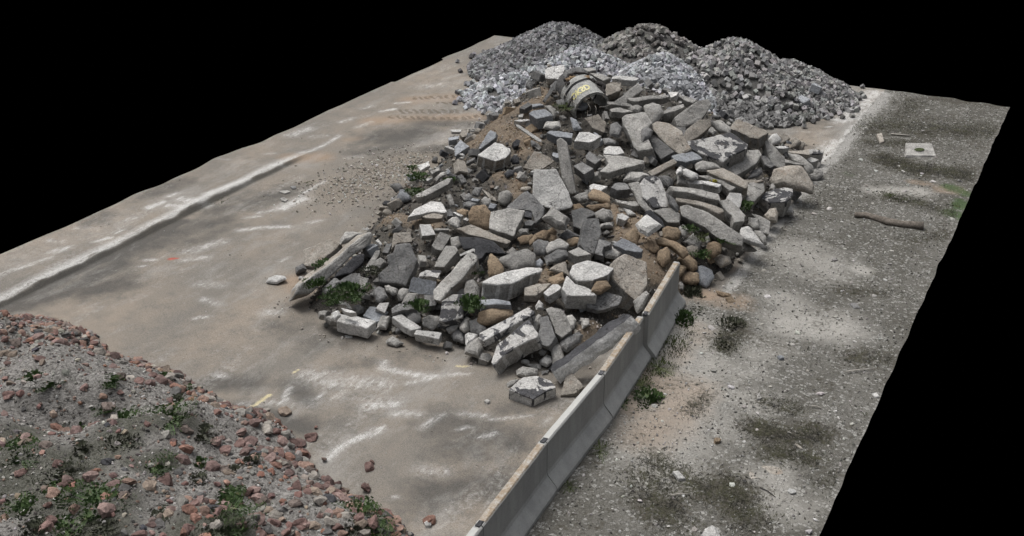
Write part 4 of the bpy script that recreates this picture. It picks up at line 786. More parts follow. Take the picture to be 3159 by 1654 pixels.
while cnt < 285 and tries < 9000:
    tries += 1
    x = U(-18, -6.5); y = U(16.3, 33.2)
    h = h_rubble(x, y)
    if h < .05: continue
    u, v = proj(Vector((x, y, h)))
    if in_traced(u, v): continue
    s = .14 + .30*R()**1.5
    if any((px-x)**2 + (py-y)**2 < ((ps+s)*.34)**2 for px, py, ps in placed): continue
    if any(in_traced(u + du, v + dv) for du, dv in ((s*55, 0), (-s*55, 0), (0, s*35), (0, -s*35))) and s > .2: s = .13
    onsand = fld(SAND, x, y, 1.2) > .5
    if onsand and R() < .55: continue
    mat = random.choice('BBTTC') if (onsand or (y < 26 and 22 < y and x > -12 and R() < .4)) else random.choice('CCCGGGGKWTTD')
    ob = bpy.data.objects.new('rubble_stone', vmesh(random.randrange(14), mat)); C.objects.link(ob)
    ob.location = (x, y, h - .08 + s*.12); ob.rotation_euler = (U(-.7, .7), U(-.7, .7), U(0, 6.3)); ob.scale = (s, s, s)
    tag(ob, 'small %s stone wedged between larger ones %s' % (names[mat], zone(x, y)), 'stone', 'small stones between the slabs of the rubble heap')
    placed.append((x, y, s)); cnt += 1

# many tiny pieces become one mesh with a colour attribute
def attr_mat(name, rough=.95, bs=30):
    s = NT(name); a = s.n('Attribute', attribute_name='col').outputs['Color']; pos = s.n('NewGeometry').outputs['Position']
    n4 = s.noise(pos, bs, 4, .75); v = s.rng(n4, .3, .7, .7, 1.25); col = s.mix(1.0, a, s.n('CombineColor', {0: v, 1: v, 2: v}).outputs[0], 'MULTIPLY'); return s.fin(col, n4, .5, .02, rough)
PM = attr_mat('loose_stone_surface')
class Bulk:
    def __init__(s): s.v = []; s.f = []; s.c = []
    def add(s, tmpl, loc, rot, sc, col):
        tv, tf = tmpl; o = len(s.v); m = rot
        for q in tv: 
            p = m @ Vector((q[0]*sc[0], q[1]*sc[1], q[2]*sc[2])); s.v.append((p.x+loc[0], p.y+loc[1], p.z+loc[2]))
        for f in tf: s.f.append([o+k for k in f]); s.c.append(col)
    def build(s, name, mat, smooth=False):
        me = bpy.data.meshes.new(name); me.from_pydata(s.v, [], s.f); at = me.attributes.new('col', 'FLOAT_COLOR', 'FACE')
        at.data.foreach_set('color', [c for t in s.c for c in (*t, 1)]); me.materials.append(mat)
        o = bpy.data.objects.new(name, me); C.objects.link(o); return o
def template(cube, seed, amp, bev=0.0):
    bm = bmesh.new()
    if cube:
        bmesh.ops.create_cube(bm, size=1.0)
        if bev: bmesh.ops.bevel(bm, geom=bm.edges[:], offset=bev, segments=1, affect='EDGES')
    else: bmesh.ops.create_icosphere(bm, subdivisions=1, radius=.55)
    for v in bm.verts: v.co += noise.noise_vector(v.co*1.7 + Vector((seed, seed, 0)))*amp
    bmesh.ops.recalc_face_normals(bm, faces=bm.faces); bm.verts.index_update()
    r = ([tuple(v.co) for v in bm.verts], [[v.index for v in f.verts] for f in bm.faces]); bm.free(); return r
TR = [template(False, i*5.1, .22) for i in range(8)]; TCUBE = [template(True, i*4.3, .10, .07) for i in range(10)]; TC8 = [template(True, i*2.3, .2) for i in range(8)]
def rrot(a=math.pi): 
    from mathutils import Euler
    return Euler((U(-a, a), U(-a, a), U(-math.pi, math.pi))).to_matrix()
def jit(c, a=.2, h=.04):
    k = 1 + U(-a, a); return tuple(max(.01, q*k*(1+U(-h, h))) for q in c)
B = Bulk(); n = 0
while n < 15000:
    x = U(-18.1, -6.4); y = U(16.2, 33.5); h = h_rubble(x, y)
    if h < .02: continue
    n += 1
    s = .02 + .085*R()**2.5; sand = fld(SAND, x, y, 1.2) > .5
    if sand and s > .05: s *= .6
    c = random.choice([(.17,.165,.15), (.10,.095,.09), (.30,.29,.27), (.16,.13,.10), (.06,.057,.053), (.08,.075,.07)]) if not sand else random.choice([(.26,.19,.13), (.30,.24,.17), (.36,.33,.3), (.2,.16,.12)])  # chips off the sand are darkened too, to deepen the gap shade
    B.add(random.choice(TR if R() < .5 else TC8), (x, y, h - .05 - .2*(1 - min(1, fld(SAND, x, y, 1.2)*1.6)) + s*.25), rrot(), (s, s*U(.6, 1), s*U(.4, .9)), jit(c))
# scatter of crumbs at the left of the heap and round its foot
for _ in range(9500):
    if R() < .72:
        a = U(-.15, 1.1); p = (DB0[0] + (DB1[0]-DB0[0])*a + random.gauss(0, .75), DB0[1] + (DB1[1]-DB0[1])*a + random.gauss(0, .75))
    else:
        i = random.randrange(len(FOOT)); a = R(); q, r_ = FOOT[i], FOOT[i-1]; p = (q[0] + (r_[0]-q[0])*a + random.gauss(0, .28), q[1] + (r_[1]-q[1])*a + random.gauss(0, .28))
    if h_rubble(*p) > .02 or p[0] > -6.4: continue
    s = .009 + .085*R()**7; B.add(random.choice(TR), (p[0], p[1], g_z(*p) + s*.15), rrot(), (s, s*.8, s*.6), jit(random.choice([(.36,.335,.30), (.30,.275,.24), (.48,.465,.44), (.24,.22,.19)])))
tag(B.build('rubble_chips', PM), 'loose chips and gravel lying all over the rubble heap', 'chips', kind='stuff')

# ------------------------------------------------------------------ setts
HEAPN = {0: 'the rear left heap', 1: 'the dark rear middle heap', 2: 'the tall rear right heap', 3: 'the front left sett heap', 4: 'the front right sett heap'}
HCOL = {0: (.16,.16,.163), 1: (.175,.168,.158), 2: (.20,.197,.193), 3: (.295,.30,.31), 4: (.29,.295,.305)}
cand = []
tries = 0
while len(cand) < 9800 and tries < 90000:
    tries += 1
    x = U(-22.3, -6.8); y = U(30.8, 40.6); h, k = h_setts(x, y)
    if h < .03 or h_rubble(x, y) > h + .1: continue
    dust = N2(x, y, .75, 21)                       # patches where dust buries the setts
    if k == 1 and h > .5 and dust > -.22 and R() < .72: continue
    if k in (2, 3) and dust > .18 and R() < .8: continue
    g = 1.0 if k in (3, 4) else 1.0
    cand.append((x, y, h - .03 + R()*.07, k))
for _ in range(230):                               # strays round the toes
    cx, cy, hh, r, k = random.choice(SETTS); a = U(0, 6.28); d = r*U(.98, 1.16); x = cx + d*math.cos(a); y = cy + d*math.sin(a)
    if h_setts(x, y)[0] > .02 or not (-22.3 < x < -6.6 and y < 40.4) or h_rubble(x, y) > .02: continue
    cand.append((x, y, .06, k))
for u, v, k in ((2585,300,2),(2562,344,2),(2640,345,2),(2660,272,2),(2540,360,2),(2505,374,2),(2375,380,2),(2318,378,2),(2613,335,2),(1462,172,0),(1469,181,0),(1482,184,0),(1455,283,3),(1457,305,3),(2628,362,2),(2548,362,2)):
    p = ground(u, v); cand.append((p.x, p.y, .065, k))
def cdist(c): return (Vector(c[:3]) - CAM).length
# the individuals: those standing in front and not hidden by the rubble
front = sorted(range(len(cand)), key=lambda i: cdist(cand[i])); ind = set(); vis = []
for i in front:
    c = cand[i]; u, v = proj(Vector(c[:3]))
    if u < 0 or u > W: continue
    p = hit(u, v, h_rubble)
    if p.z > .05 and (p-CAM).length < cdist(c) - .3: continue
    if in_traced(u, v): continue
    ind.add(i)
    if len(ind) >= 290: break
sett_meshes = []
smats = {}
def sett_mat(nm, c):
    s = NT(nm); tcn = s.n('TexCoord').outputs['Object']; rnd = s.n('ObjectInfo').outputs['Random']
    n4 = s.noise(tcn, 4, 4, .75); c2 = tuple(q*1.25 for q in c); col = s.mix(n4, tuple(q*.75 for q in c), c2)
    return s.fin(s.n('HueSaturation', {'Color': col, 'Value': s.rng(rnd, 0, 1, .5, 1.7)}).outputs[0], n4, .6, .1)
for k, c in HCOL.items(): smats[k] = sett_mat('granite_sett_surface', c)
for k in range(5):
    for i in range(4):
        bm = bmesh.new(); bmesh.ops.create_cube(bm, size=1.0); bmesh.ops.bevel(bm, geom=bm.edges[:], offset=.07, segments=2, affect='EDGES')
        for vv in bm.verts: vv.co += noise.noise_vector(vv.co*1.6 + Vector((i*7, k, 0)))*.09
        me = bpy.data.meshes.new('granite_sett'); bm.to_mesh(me); bm.free(); me.materials.append(smats[k]); sett_meshes.append(me)
B = Bulk()
for i, c in enumerate(cand):
    s = U(.135, .19)
    if i in ind:
        ob = bpy.data.objects.new('granite_sett', sett_meshes[c[3]*4 + random.randrange(4)]); C.objects.link(ob); ob.location = (c[0], c[1], c[2] + .02)
        ob.rotation_euler = rrot(.9).to_euler(); ob.scale = (s, s*U(.8, 1), s*U(.75, 1))
        loose = h_setts(c[0], c[1])[0] < .05
        tag(ob, ('granite sett rolled loose onto the yard beside ' if loose else 'cube shaped granite sett on the near slope of ') + HEAPN[c[3]], 'sett', 'granite setts at the edge of the heaps' if loose else 'granite setts of ' + HEAPN[c[3]])
    else:
        k = .4 + 1.5*R()**1.2; B.add(random.choice(TCUBE), c[:3], rrot(1.0), (s, s*U(.8, 1), s*U(.75, 1)), tuple(q*k*(1 + U(-.04, .04)) for q in HCOL[c[3]]))
tag(B.build('granite_setts', PM), 'thousands of cube shaped granite setts tipped in heaps behind the rubble', 'setts', kind='stuff')
# two bigger pale stones among the setts
for u, v, sz in ((2515, 283, .5), (2475, 322, .45)):
    p = hit(u, v, lambda x, y: h_setts(x, y)[0]); bm = rock_bm(sz, sz*.7, sz*.55, u, amp=.2)
    o = mesh_obj('broken_stone', bm, M['K'], smooth=False); o.location = p + Vector((0, 0, .1)); o.rotation_euler = (.3, .2, u)
    tag(o, 'larger pale block among the setts, %s one on the right heap' % ('upper' if v < 300 else 'lower'), 'stone', 'larger blocks among the setts')

# ------------------------------------------------------------------ reddish cobbles
RC = [(.175,.108,.095), (.25,.165,.13), (.14,.092,.083), (.24,.19,.15), (.16,.127,.11), (.20,.19,.172), (.115,.11,.106), (.28,.255,.225), (.20,.11,.083), (.22,.153,.136), (.055,.055,.06)]
RN = ['dull red', 'salmon', 'maroon', 'buff', 'brownish', 'grey', 'dark grey', 'cream', 'brick red', 'pinkish', 'black']
def cob_mat(c):
    s = NT('cobble_surface'); tcn = s.n('TexCoord').outputs['Object']; n4 = s.noise(tcn, 3, 5, .75); rnd = s.n('ObjectInfo').outputs['Random']
    col = s.mix(s.rng(n4, .35, .65), tuple(q*.62 for q in c), tuple(min(1, q*1.15 + .02) for q in c)); return s.fin(s.n('HueSaturation', {'Color': col, 'Value': s.rng(rnd, 0, 1, .65, 1.25)}).outputs[0], n4, .5, .08, .85)
cmesh = []
for i, c in enumerate(RC):
    mt = cob_mat(c)
    for j in range(2):
        bm = bmesh.new(); bmesh.ops.create_icosphere(bm, subdivisions=2, radius=.55)
        for vv in bm.verts: vv.co += noise.noise_vector(vv.co*1.5 + Vector((i*7, j*9, 0)))*.42; vv.co = vv.co*(1 - .25*max(0, vv.co.length-.5))
        me = bpy.data.meshes.new('cobble'); bm.to_mesh(me); bm.free(); me.materials.append(mt)
        cmesh.append(me)
def red_edge(x, y): return min(seg_d(x, y, RED[i], RED[i+1]) for i in range(14))
cand = []; tries = 0
while len(cand) < 2100 and tries < 60000:
    tries += 1
    x = U(-23, -7.7); y = U(6.2, 14.4); h = h_red(x, y)
    if h < .01: continue
    d = red_edge(x, y); dens = math.exp(-(d/.75)**2) + .07 + .24*max(0, N2(x, y, .8, 44)) + (.35 if x < -17.5 and d < 2 else 0) + (.2 if x > -11.5 else 0)
    if R() > dens: continue
    cand.append((x, y, h))
for u, v in ((1000,1420+2),(1148,1430),(1140,1448),(1128,1505),(1132,1512),(1325,1613),(240,1042-5),(285,1085),(797,1280),(975,1322),(963,1352),(880,1275)):
    p = ground(u, v); cand.append((p.x, p.y, .04))
def onscreen(c):
    u, v = proj(Vector(c)); return -10 < u < W and v < HH + 10
on = [c for c in cand if onscreen(c)]; on.sort(key=lambda c: -(c[2] + .0*c[0]))
szs = {c: .07 + .15*R()**1.3 for c in cand}
big = set(sorted(on, key=lambda c: -szs[c]/(Vector(c)-CAM).length)[:290])
B = Bulk()
for c in cand:
    s = szs[c]; k = random.randrange(len(RC)) if R() > .1 else 0
    if k == 10 and R() < .7: k = 1
    z = c[2] + s*U(-.1, .14)
    if c in big:
        ob = bpy.data.objects.new('cobble', cmesh[k*2 + random.randrange(2)]); C.objects.link(ob); ob.location = (c[0], c[1], z); ob.rotation_euler = rrot(.6).to_euler(); ob.scale = (s*1.15, s, s*U(.6, .85))
        d = red_edge(c[0], c[1]); where = ('lying loose on the yard by the mound' if h_red(c[0], c[1]) < .02 else 'in the rim of the mound' if d < .9 else 'half sunk in the grey mound top')
        where += ', left part' if c[0] < -16 else ', right part' if c[0] < -11.5 else ', near the barrier'
        tag(ob, RN[k] + ' rounded cobble ' + where, 'cobble', 'cobbles of the reddish mound, ' + RN[k] + ' ones')
    else: B.add(random.choice(TR), (c[0], c[1], z), rrot(.7), (s*1.1, s, s*.7), jit(RC[k]))
for _ in range(17000):
    x = U(-23, -7.7); y = U(6.2, 14.4); h = h_red(x, y)
    if h < .02: continue
    s = .014 + .075*R()**2.4; B.add(random.choice(TR), (x, y, h), rrot(), (s, s*.8, s*.6), jit(random.choice([(.27,.26,.245), (.16,.15,.14), (.22,.16,.13), (.08,.075,.07), (.38,.365,.345), (.12,.11,.1)])))
tag(B.build('pebbles', PM), 'small pebbles and gravel covering the cobble mound', 'pebbles', kind='stuff')

# ------------------------------------------------------------------ gravel on the right verge, crumbs on the yard
B = Bulk()
for _ in range(14000):
    x = U(-7.2, -2.45); y = 9 + 31.6*R()**1.35
    if x < -6.5 and (y > 22 or x < -6.5 - (y-12)*.02): continue
    if fld(MOSS, x, y) > .6 and R() < .7: continue
    s = .012 + .045*R()**3.5; B.add(random.choice(TR), (x, y, g_z(x, y) + s*.12), rrot(), (s*1.2, s, s*.6), jit(random.choice([(.26,.25,.235), (.2,.193,.18), (.12,.115,.105), (.42,.41,.39), (.07,.067,.06), (.15,.145,.13)]), .2))
for _ in range(170):
    x = U(-7.0, -2.5); y = 9 + 30*R()
    if x < -6.4: continue
    s = .06 + .09*R()**2; B.add(random.choice(TR), (x, y, g_z(x, y) + s*.08), rrot(.4), (s*1.2, s, s*.5), jit(random.choice([(.33,.32,.30), (.25,.24,.22), (.38,.37,.355)]), .2))
tag(B.build('gravel', PM), 'grey gravel scattered over the verge at the right', 'gravel', kind='stuff')
B = Bulk()
for _ in range(500):
    x = U(-22.8, -7.5); y = U(12, 40)
    if h_all(x, y) > 0: continue
    s = .012 + .03*R()**3; B.add(random.choice(TR), (x, y, g_z(x, y) + s*.2), rrot(), (s, s, s*.6), jit(random.choice([(.12,.1,.09), (.4,.39,.37)])))
tag(B.build('grit', PM), 'sparse grit on the paved yard', 'grit', kind='stuff')

# ------------------------------------------------------------------ concrete barrier elements
def barrier_mat():
    s = NT('cast_concrete'); tcn = s.n('TexCoord').outputs['Object']; st = s.n('VectorMath', {0: tcn, 1: (1.0, 1.0, .25)}, operation='MULTIPLY').outputs[0]
    n1 = s.noise(st, 3, 5, .65); n3 = s.noise(tcn, 12, 5, .7); n4 = s.noise(tcn, 70, 3, .8)
    col = s.mix(s.rng(n1, .35, .65), (.29,.29,.28), (.37,.37,.355)); col = s.mix(s.math('MULTIPLY', s.rng(n3, .56, .7), .35), col, (.17,.165,.155))
    hole = s.rng(s.vor(tcn, 3.2), .05, .035); col = s.mix(s.math('MULTIPLY', hole, .8), col, (.07,.065,.06))
    v = s.rng(n4, .3, .7, .86, 1.12); col = s.mix(1.0, col, s.n('CombineColor', {0: v, 1: v, 2: v}).outputs[0], 'MULTIPLY'); return s.fin(col, s.math('ADD', n4, n3), .35, .015, .9)
def lichen_mat():
    s = NT('dirty_barrier_top'); tcn = s.n('TexCoord').outputs['Object']; n2 = s.noise(tcn, 3, 4, .6); n3 = s.noise(tcn, 16, 5, .7)
    col = s.mix(s.rng(s.math('ADD', n3, s.math('MULTIPLY', n2, .8)), .72, .98), (.38,.37,.345), (.27,.215,.155)); col = s.mix(s.rng(n3, .62, .72), col, (.12,.085,.06)); return s.fin(col, n3, .7, .03)
def cleantop_mat():
    s = NT('pale_barrier_top'); tcn = s.n('TexCoord').outputs['Object']; n3 = s.noise(tcn, 14, 5, .7); return s.fin(s.mix(n3, (.33,.33,.315), (.45,.45,.43)), n3, .4, .02)
BM, LM, CM, IM = barrier_mat(), lichen_mat(), cleantop_mat(), None
JP = [(1290,1880), (1477,1618), (1676,1360), (1854,1151), (1977,974), (2076,812)]
P3 = [ground(u, v, 1.0) for u, v in JP]; P3[0] = P3[1] + (P3[1]-P3[2]).normalized()*2.5
blabels = ['barrier element nearest the camera, its pale top cut by the picture edge', 'second barrier element from the camera with brown lichen along the top', 'middle barrier element with clean pale top', 'fourth barrier element with brown dirt on top, touched by the tar faced beam', 'last barrier element at the sandy end, standing slightly higher']
tops = [CM, LM, CM, LM, LM]
for i in range(5):
    a, b = P3[i].copy(), P3[i+1].copy(); dz = 0
    d = (b-a); d.z = 0; L = d.length; d.normalize(); nrm = Vector((d.y, -d.x, 0))       # nrm points to the verge
    if i == 4: a += nrm*.09; b += nrm*.09; dz = .07
    e = Vector((0, 0, 0)); root = bpy.data.objects.new('barrier_element', None); C.objects.link(root); root.location = Vector((a.x, a.y, 0)); root.rotation_euler = (0, 0, math.atan2(d.y, d.x))
    root.empty_display_size = .2
    tag(root, blabels[i], 'concrete barrier', 'barrier elements standing in a row')
    # local frame: x along, y to the left (yard side); verge is -y
    def extr(prof, x0, x1, nm, mat, slots=None):
        bm = bmesh.new(); ns = 16; rings = []
        for q in range(ns+1):
            xx = x0 + (x1-x0)*q/ns
            rings.append([bm.verts.new((xx, yy + .004*noise.noise(Vector((xx*3, zz*5, i))), zz + .006*noise.noise(Vector((xx*4, yy*9, i+7))))) for yy, zz in prof])
        for r0, r1 in zip(rings, rings[1:]):
            for q in range(len(prof)): bm.faces.new((r0[q-1], r0[q], r1[q], r1[q-1]))
        bm.faces.new(rings[0][::-1]); bm.faces.new(rings[-1]); bmesh.ops.recalc_face_normals(bm, faces=bm.faces[:])
        return mesh_obj(nm, bm, mat, parent=root)
    g0 = .012; T = 1.0 + dz - .012
    extr([(.075, .0), (.075, T-.02), (.06, T), (-.055, T), (-.075, T-.02), (-.080, .36), (-.10, .30), (-.25, .13), (-.28, .08), (-.28, .0)], g0, L-g0, 'wall_panel', BM)
    extr([(.068, T-.008), (.055, T+.012), (-.05, T+.012), (-.068, T-.010)], g0+.09, L-g0-.09, 'top_edge', tops[i])
    # dark lifting notch and joint groove at the start of each element
    bm = bmesh.new(); bmesh.ops.create_cube(bm, size=1.0)
    for v in bm.verts: v.co = Vector((v.co.x*.15 + .02, v.co.y*.075, v.co.z*.05 + T - .005)) + noise.noise_vector(v.co*3)*.012
    mesh_obj('joint_notch', bm, M['D'], parent=root)

# ------------------------------------------------------------------ broken concrete pipe with yellow writing
pc = hit(*src('P', (900, 900))); dist = (pc-CAM).length
axis_b = (-RT*.36 + FW*.78 + Vector((0, 0, .30))).normalized()        # runs back into the heap
mouth = CAM + ray(*src('P', (935, 1010))).normalized()*(dist - .15)
root = bpy.data.objects.new('concrete_pipe', None); C.objects.link(root); root.location = mouth; root.empty_display_size = .3
tag(root, 'broken concrete drain pipe with yellow writing jutting out of the crest', 'concrete pipe')
zax = -axis_b; xax = Vector((0, 0, 1)).cross(zax).normalized(); yax = zax.cross(xax)
def tube(nm, r0, r1, l0, l1, th, mat, a0=-30, a1=210, seg=40, par=root):
    bm = bmesh.new(); ns = 6; O = []; I = []
    for q in range(ns+1):
        t = q/ns; l = l0 + (l1-l0)*t; r = r0 + (r1-r0)*t; ro = []; ri = []
        for k in range(seg+1):
            a = math.radians(a0 + (a1-a0)*k/seg); dd = xax*math.cos(a) + yax*math.sin(a); cc = -zax*l
            jj = .02*noise.noise(Vector((k*.35, q, r0*9))) if q in (0, ns) else 0
            ro.append(bm.verts.new(cc + dd*r - zax*jj)); ri.append(bm.verts.new(cc + dd*(r-th) - zax*jj))
        O.append(ro); I.append(ri)
    for q in range(ns):
        for k in range(seg):
            bm.faces.new((O[q][k], O[q][k+1], O[q+1][k+1], O[q+1][k])); bm.faces.new((I[q][k], I[q+1][k], I[q+1][k+1], I[q][k+1]))
    for k in range(seg): bm.faces.new((O[0][k], I[0][k], I[0][k+1], O[0][k+1])); bm.faces.new((O[-1][k], O[-1][k+1], I[-1][k+1], I[-1][k]))
    for k in (0, seg):
        for q in range(ns): bm.faces.new((O[q][k], O[q+1][k], I[q+1][k], I[q][k]))
    bmesh.ops.recalc_face_normals(bm, faces=bm.faces[:]); return mesh_obj(nm, bm, mat, parent=par, smooth=False)
RP = .56
tube('pipe_shell', RP, RP, 0, .62, .075, M['L']); tube('collar', RP+.035, RP+.035, .66, .84, .10, M['L']); tube('rear_shell', RP-.02, RP-.02, .88, 1.3, .075, M['G'])
tube('rubber_seal', RP+.01, RP+.01, .60, .68, .09, M['D'])
ym = bpy.data.materials.new('yellow_paint'); ym.use_nodes = True; ym.node_tree.nodes['Principled BSDF'].inputs['Base Color'].default_value = (.52,.48,.22,1)
tcu = bpy.data.curves.new('painted_text', 'FONT'); tcu.body = 'OKSD'; tcu.size = .30; tcu.extrude = 0; tcu.offset = .012; tcu.resolution_u = 3
to = bpy.data.objects.new('painted_text', tcu); C.objects.link(to); dg = bpy.context.evaluated_depsgraph_get(); tme = bpy.data.meshes.new_from_object(to.evaluated_get(dg)); bpy.data.objects.remove(to)
bm = bmesh.new(); bm.from_mesh(tme); bmesh.ops.triangulate(bm, faces=bm.faces[:]); bmesh.ops.subdivide_edges(bm, edges=bm.edges[:], cuts=1)
for v in bm.verts:
    a = math.radians(158) - v.co.x*.78/RP; l = .40 - v.co.y*1.0; v.co = (xax*math.cos(a) + yax*math.sin(a))*(RP+.008) - zax*l + zax*0
to = mesh_obj('painted_text', bm, ym, parent=root)

# ------------------------------------------------------------------ helper for bent rods
def rod(name, pts, r0, r1, mat, seg=8, parent=None, loc=None, wob=.0):
    bm = bmesh.new(); rings = []
    for i, p in enumerate(pts):
        d = (pts[min(i+1, len(pts)-1)] - pts[max(i-1, 0)]).normalized(); s = d.orthogonal().normalized() if i == 0 else (s - d*s.dot(d)).normalized(); t = d.cross(s); r = r0 + (r1-r0)*i/(len(pts)-1)
        rings.append([bm.verts.new(p + (s*math.cos(a*6.2832/seg) + t*math.sin(a*6.2832/seg))*r*(1 + wob*noise.noise(p*4 + Vector((a, 0, 0))))) for a in range(seg)])
    for a, b in zip(rings, rings[1:]):
        for k in range(seg): bm.faces.new((a[k-1], a[k], b[k], b[k-1]))
    bm.faces.new(rings[0][::-1]); bm.faces.new(rings[-1]); return mesh_obj(name, bm, mat, loc, parent, smooth=True)
def wood_mat(nm, a, b):
    s = NT(nm); tcn = s.n('TexCoord').outputs['Object']; n3 = s.noise(tcn, 9, 6, .7, 1.5); return s.fin(s.mix(s.rng(n3, .35, .65), a, b), n3, .7, .03)
WD, WL, WR = wood_mat('driftwood', (.07,.06,.05), (.20,.175,.15)), wood_mat('bleached_wood', (.28,.26,.23), (.42,.40,.36)), wood_mat('burnt_root', (.02,.018,.018), (.055,.05,.048))
WT = wood_mat('rotten_tan_wood', (.12,.085,.05), (.30,.21,.13))
# root tangle over the pipe
rt = bpy.data.objects.new('root_tangle', None); C.objects.link(rt); rp = hit(*src('P', (700, 470))); rt.location = rp; rt.empty_display_size = .2
tag(rt, 'tangle of black roots and rotten brown wood draped over the concrete pipe', 'root tangle')
rr_ = random.Random(5)
def onheap(q, off=.25):
    u, v = src('P', q); r = ray(u, v).normalized(); return CAM + r*((mouth-CAM).length + .0009*(960-q[1]) - off)
for path, r_, mt in (([(330,370),(420,230),(560,180),(720,190),(880,220)], .055, WR), ([(330,420),(470,450),(620,520),(760,520),(960,480)], .06, WR), ([(620,560),(560,660),(470,800),(390,960)], .05, WR), ([(430,300),(560,290),(700,320),(900,330)], .06, WT), ([(1050,430),(1150,420),(1220,480),(1200,600),(1230,680)], .09, WR), ([(1060,500),(1120,560),(1180,640)], .08, WR),
   ([(640,560),(800,500),(940,530),(1050,480)], .05, WR), ([(700,620),(850,560),(1000,570),(1130,640)], .06, WT), ([(480,420),(560,470),(660,500)], .04, WL), ([(350,370),(400,340),(440,360)], .07, WT), ([(940,330),(990,400),(960,460)], .06, WR), ([(500,240),(600,250),(700,230)], .05, WR)):
    pts = [onheap(q, .3 + .05*rr_.random()) - rp for q in path]; fine = []
    for a, b in zip(pts, pts[1:]): fine += [a.lerp(b, t/3) + noise.noise_vector(a*5 + Vector((t, 0, 0)))*.03 for t in range(3)]
    fine.append(pts[-1]); rod('root' if mt is WR else 'wood_piece', fine, r_, r_*.6, mt, parent=rt, wob=.6)
for path in ([(640,370),(760,390),(870,390),(740,490)], [(640,260),(880,240),(900,300),(660,310)], [(820,480),(900,520),(840,560),(780,520)]):
    bm = bmesh.new(); top = [bm.verts.new(onheap(q, .42) - rp) for q in path]; bot = [bm.verts.new(v.co + Vector((0, .03, -.06))) for v in top]
    bm.faces.new(top); bm.faces.new(bot[::-1]); [bm.faces.new((top[i], top[i-1], bot[i-1], bot[i])) for i in range(4)]; mesh_obj('wood_piece', bm, WT, parent=rt)
for _ in range(22):
    q = (rr_.uniform(250, 1250), rr_.uniform(380, 1250)); a = onheap(q, .4); b = a + Vector((rr_.uniform(-.3, .3), rr_.uniform(-.2, .2), rr_.uniform(-.15, .3))); m_ = a.lerp(b, .5) + Vector((rr_.uniform(-.07, .07), 0, rr_.uniform(-.05, .1)))
    rod('rootlet', [a-rp, m_-rp, b-rp], .009, .005, WD if rr_.random() < .5 else WL, 4, rt)
# driftwood log
lp = [ground(*src('O', q), .09) for q in ((492,856), (560,858), (620,875), (700,902), (780,915), (860,925), (930,932))]
lg = rod('driftwood_log', [p - lp[0] for p in lp], .07, .125, WD, 12, wob=.35); lg.location = lp[0]; tag(lg, 'long weathered driftwood log lying on the gravel verge', 'log')
def gstick(q0, q1, r, mat, lab, name='stick'):
    a, b = ground(*src('N', q0), .05), ground(*src('N', q1), .05); o = rod(name, [Vector(), (b-a)*.5 + Vector((0, .02, .01)), b-a], r, r*.7, mat, 6); o.location = a; tag(o, lab, 'stick'); return o
gstick((965,548), (1098,536), .018, WL, 'straight bleached stick on the gravel near the right edge'); gstick((795,716), (845,726), .014, WL, 'short bleached stick in the middle of the gravel verge'); gstick((1295,264), (1312,260), .02, WL, 'pale stick end at the right edge of the verge')
gstick((545-0,1112),(620,1160), .01, WR, 'thin dark twig in the near moss'); gstick((110,1150),(200,1145), .012, WL, 'pale twig near the foot of the first barrier')
a, b = ground(*src('O', (722,338)), .05), ground(*src('O', (845,350)), .05); o = rod('stick', [Vector(), b-a], .03, .025, WL, 6); o.location = a; tag(o, 'bleached branch on the far mossy verge', 'stick')
# flat items on the verge: each polygon is pushed up a few centimetres
def flat(tile, poly, h, mat, name, label, cat, zz=0.0, rough_=.01):
    pts = [ground(*src(tile, q), h + zz) for q in poly]; ctr = sum(pts, Vector())/len(pts); bm = bmesh.new()
    top = [bm.verts.new(p) for p in pts]; bot = [bm.verts.new(ctr + (p-ctr)*1.06 + Vector((0, 0, -h-.03))) for p in pts]
    f = bm.faces.new(top); bm.faces.new(bot[::-1]); [bm.faces.new((top[i], top[i-1], bot[i-1], bot[i])) for i in range(len(pts))]
    bmesh.ops.recalc_face_normals(bm, faces=bm.faces[:]); bmesh.ops.bevel(bm, geom=bm.edges[:], offset=h*.25, segments=1, affect='EDGES'); bmesh.ops.triangulate(bm, faces=[q for q in bm.faces if len(q.verts) > 4]); bmesh.ops.subdivide_edges(bm, edges=bm.edges[:], cuts=2); rough(bm, rough_, 6, h*99)
    o = mesh_obj(name, bm, mat, Vector((ctr.x, ctr.y, 0))); tag(o, label, cat); return o
mh = flat('O', [(820,395),(985,400),(1012,478),(818,475)], .05, M['C'], 'concrete_cover', 'square concrete cover with a mossy hole sunk in the verge', 'concrete cover', .03)
pts = [ground(*src('O', (905 + 34*math.cos(t*.7), 438 + 11*math.sin(t*.7))), .10) for t in range(9)]; bm = bmesh.new(); c0 = sum(pts, Vector())/9; vs = [bm.verts.new(p - Vector((mh.location.x, mh.location.y, 0))) for p in pts]
cv = bm.verts.new(c0 - Vector((mh.location.x, mh.location.y, -.03)))
for i in range(9): bm.faces.new((vs[i-1], vs[i], cv))
s = NT('dark_moss'); n3 = s.noise(s.n('TexCoord').outputs['Object'], 20, 4, .7); MOSSM = s.fin(s.mix(n3, (.02,.028,.012), (.07,.085,.035)), n3, 1, .04)
mesh_obj('moss_filled_hole', bm, MOSSM, parent=mh)
flat('O', [(632,340),(665,330),(680,385),(655,392)], .05, M['T'], 'board', 'short tan board leaning in the far moss', 'board', .03)
flat('N', [(490,1040),(560,1003),(640,1008),(660,1045),(600,1065),(500,1068)], .04, M['T'], 'flat_stone', 'broad pale stone half buried in the near verge', 'stone', 0)
flat('N', [(250,1345),(270,1310),(312,1287),(340,1305),(352,1349),(320,1375),(260,1380)], .22, M['W'], 'flat_stone', 'pointed pale rock at the bottom edge of the verge', 'stone', 0, .03)
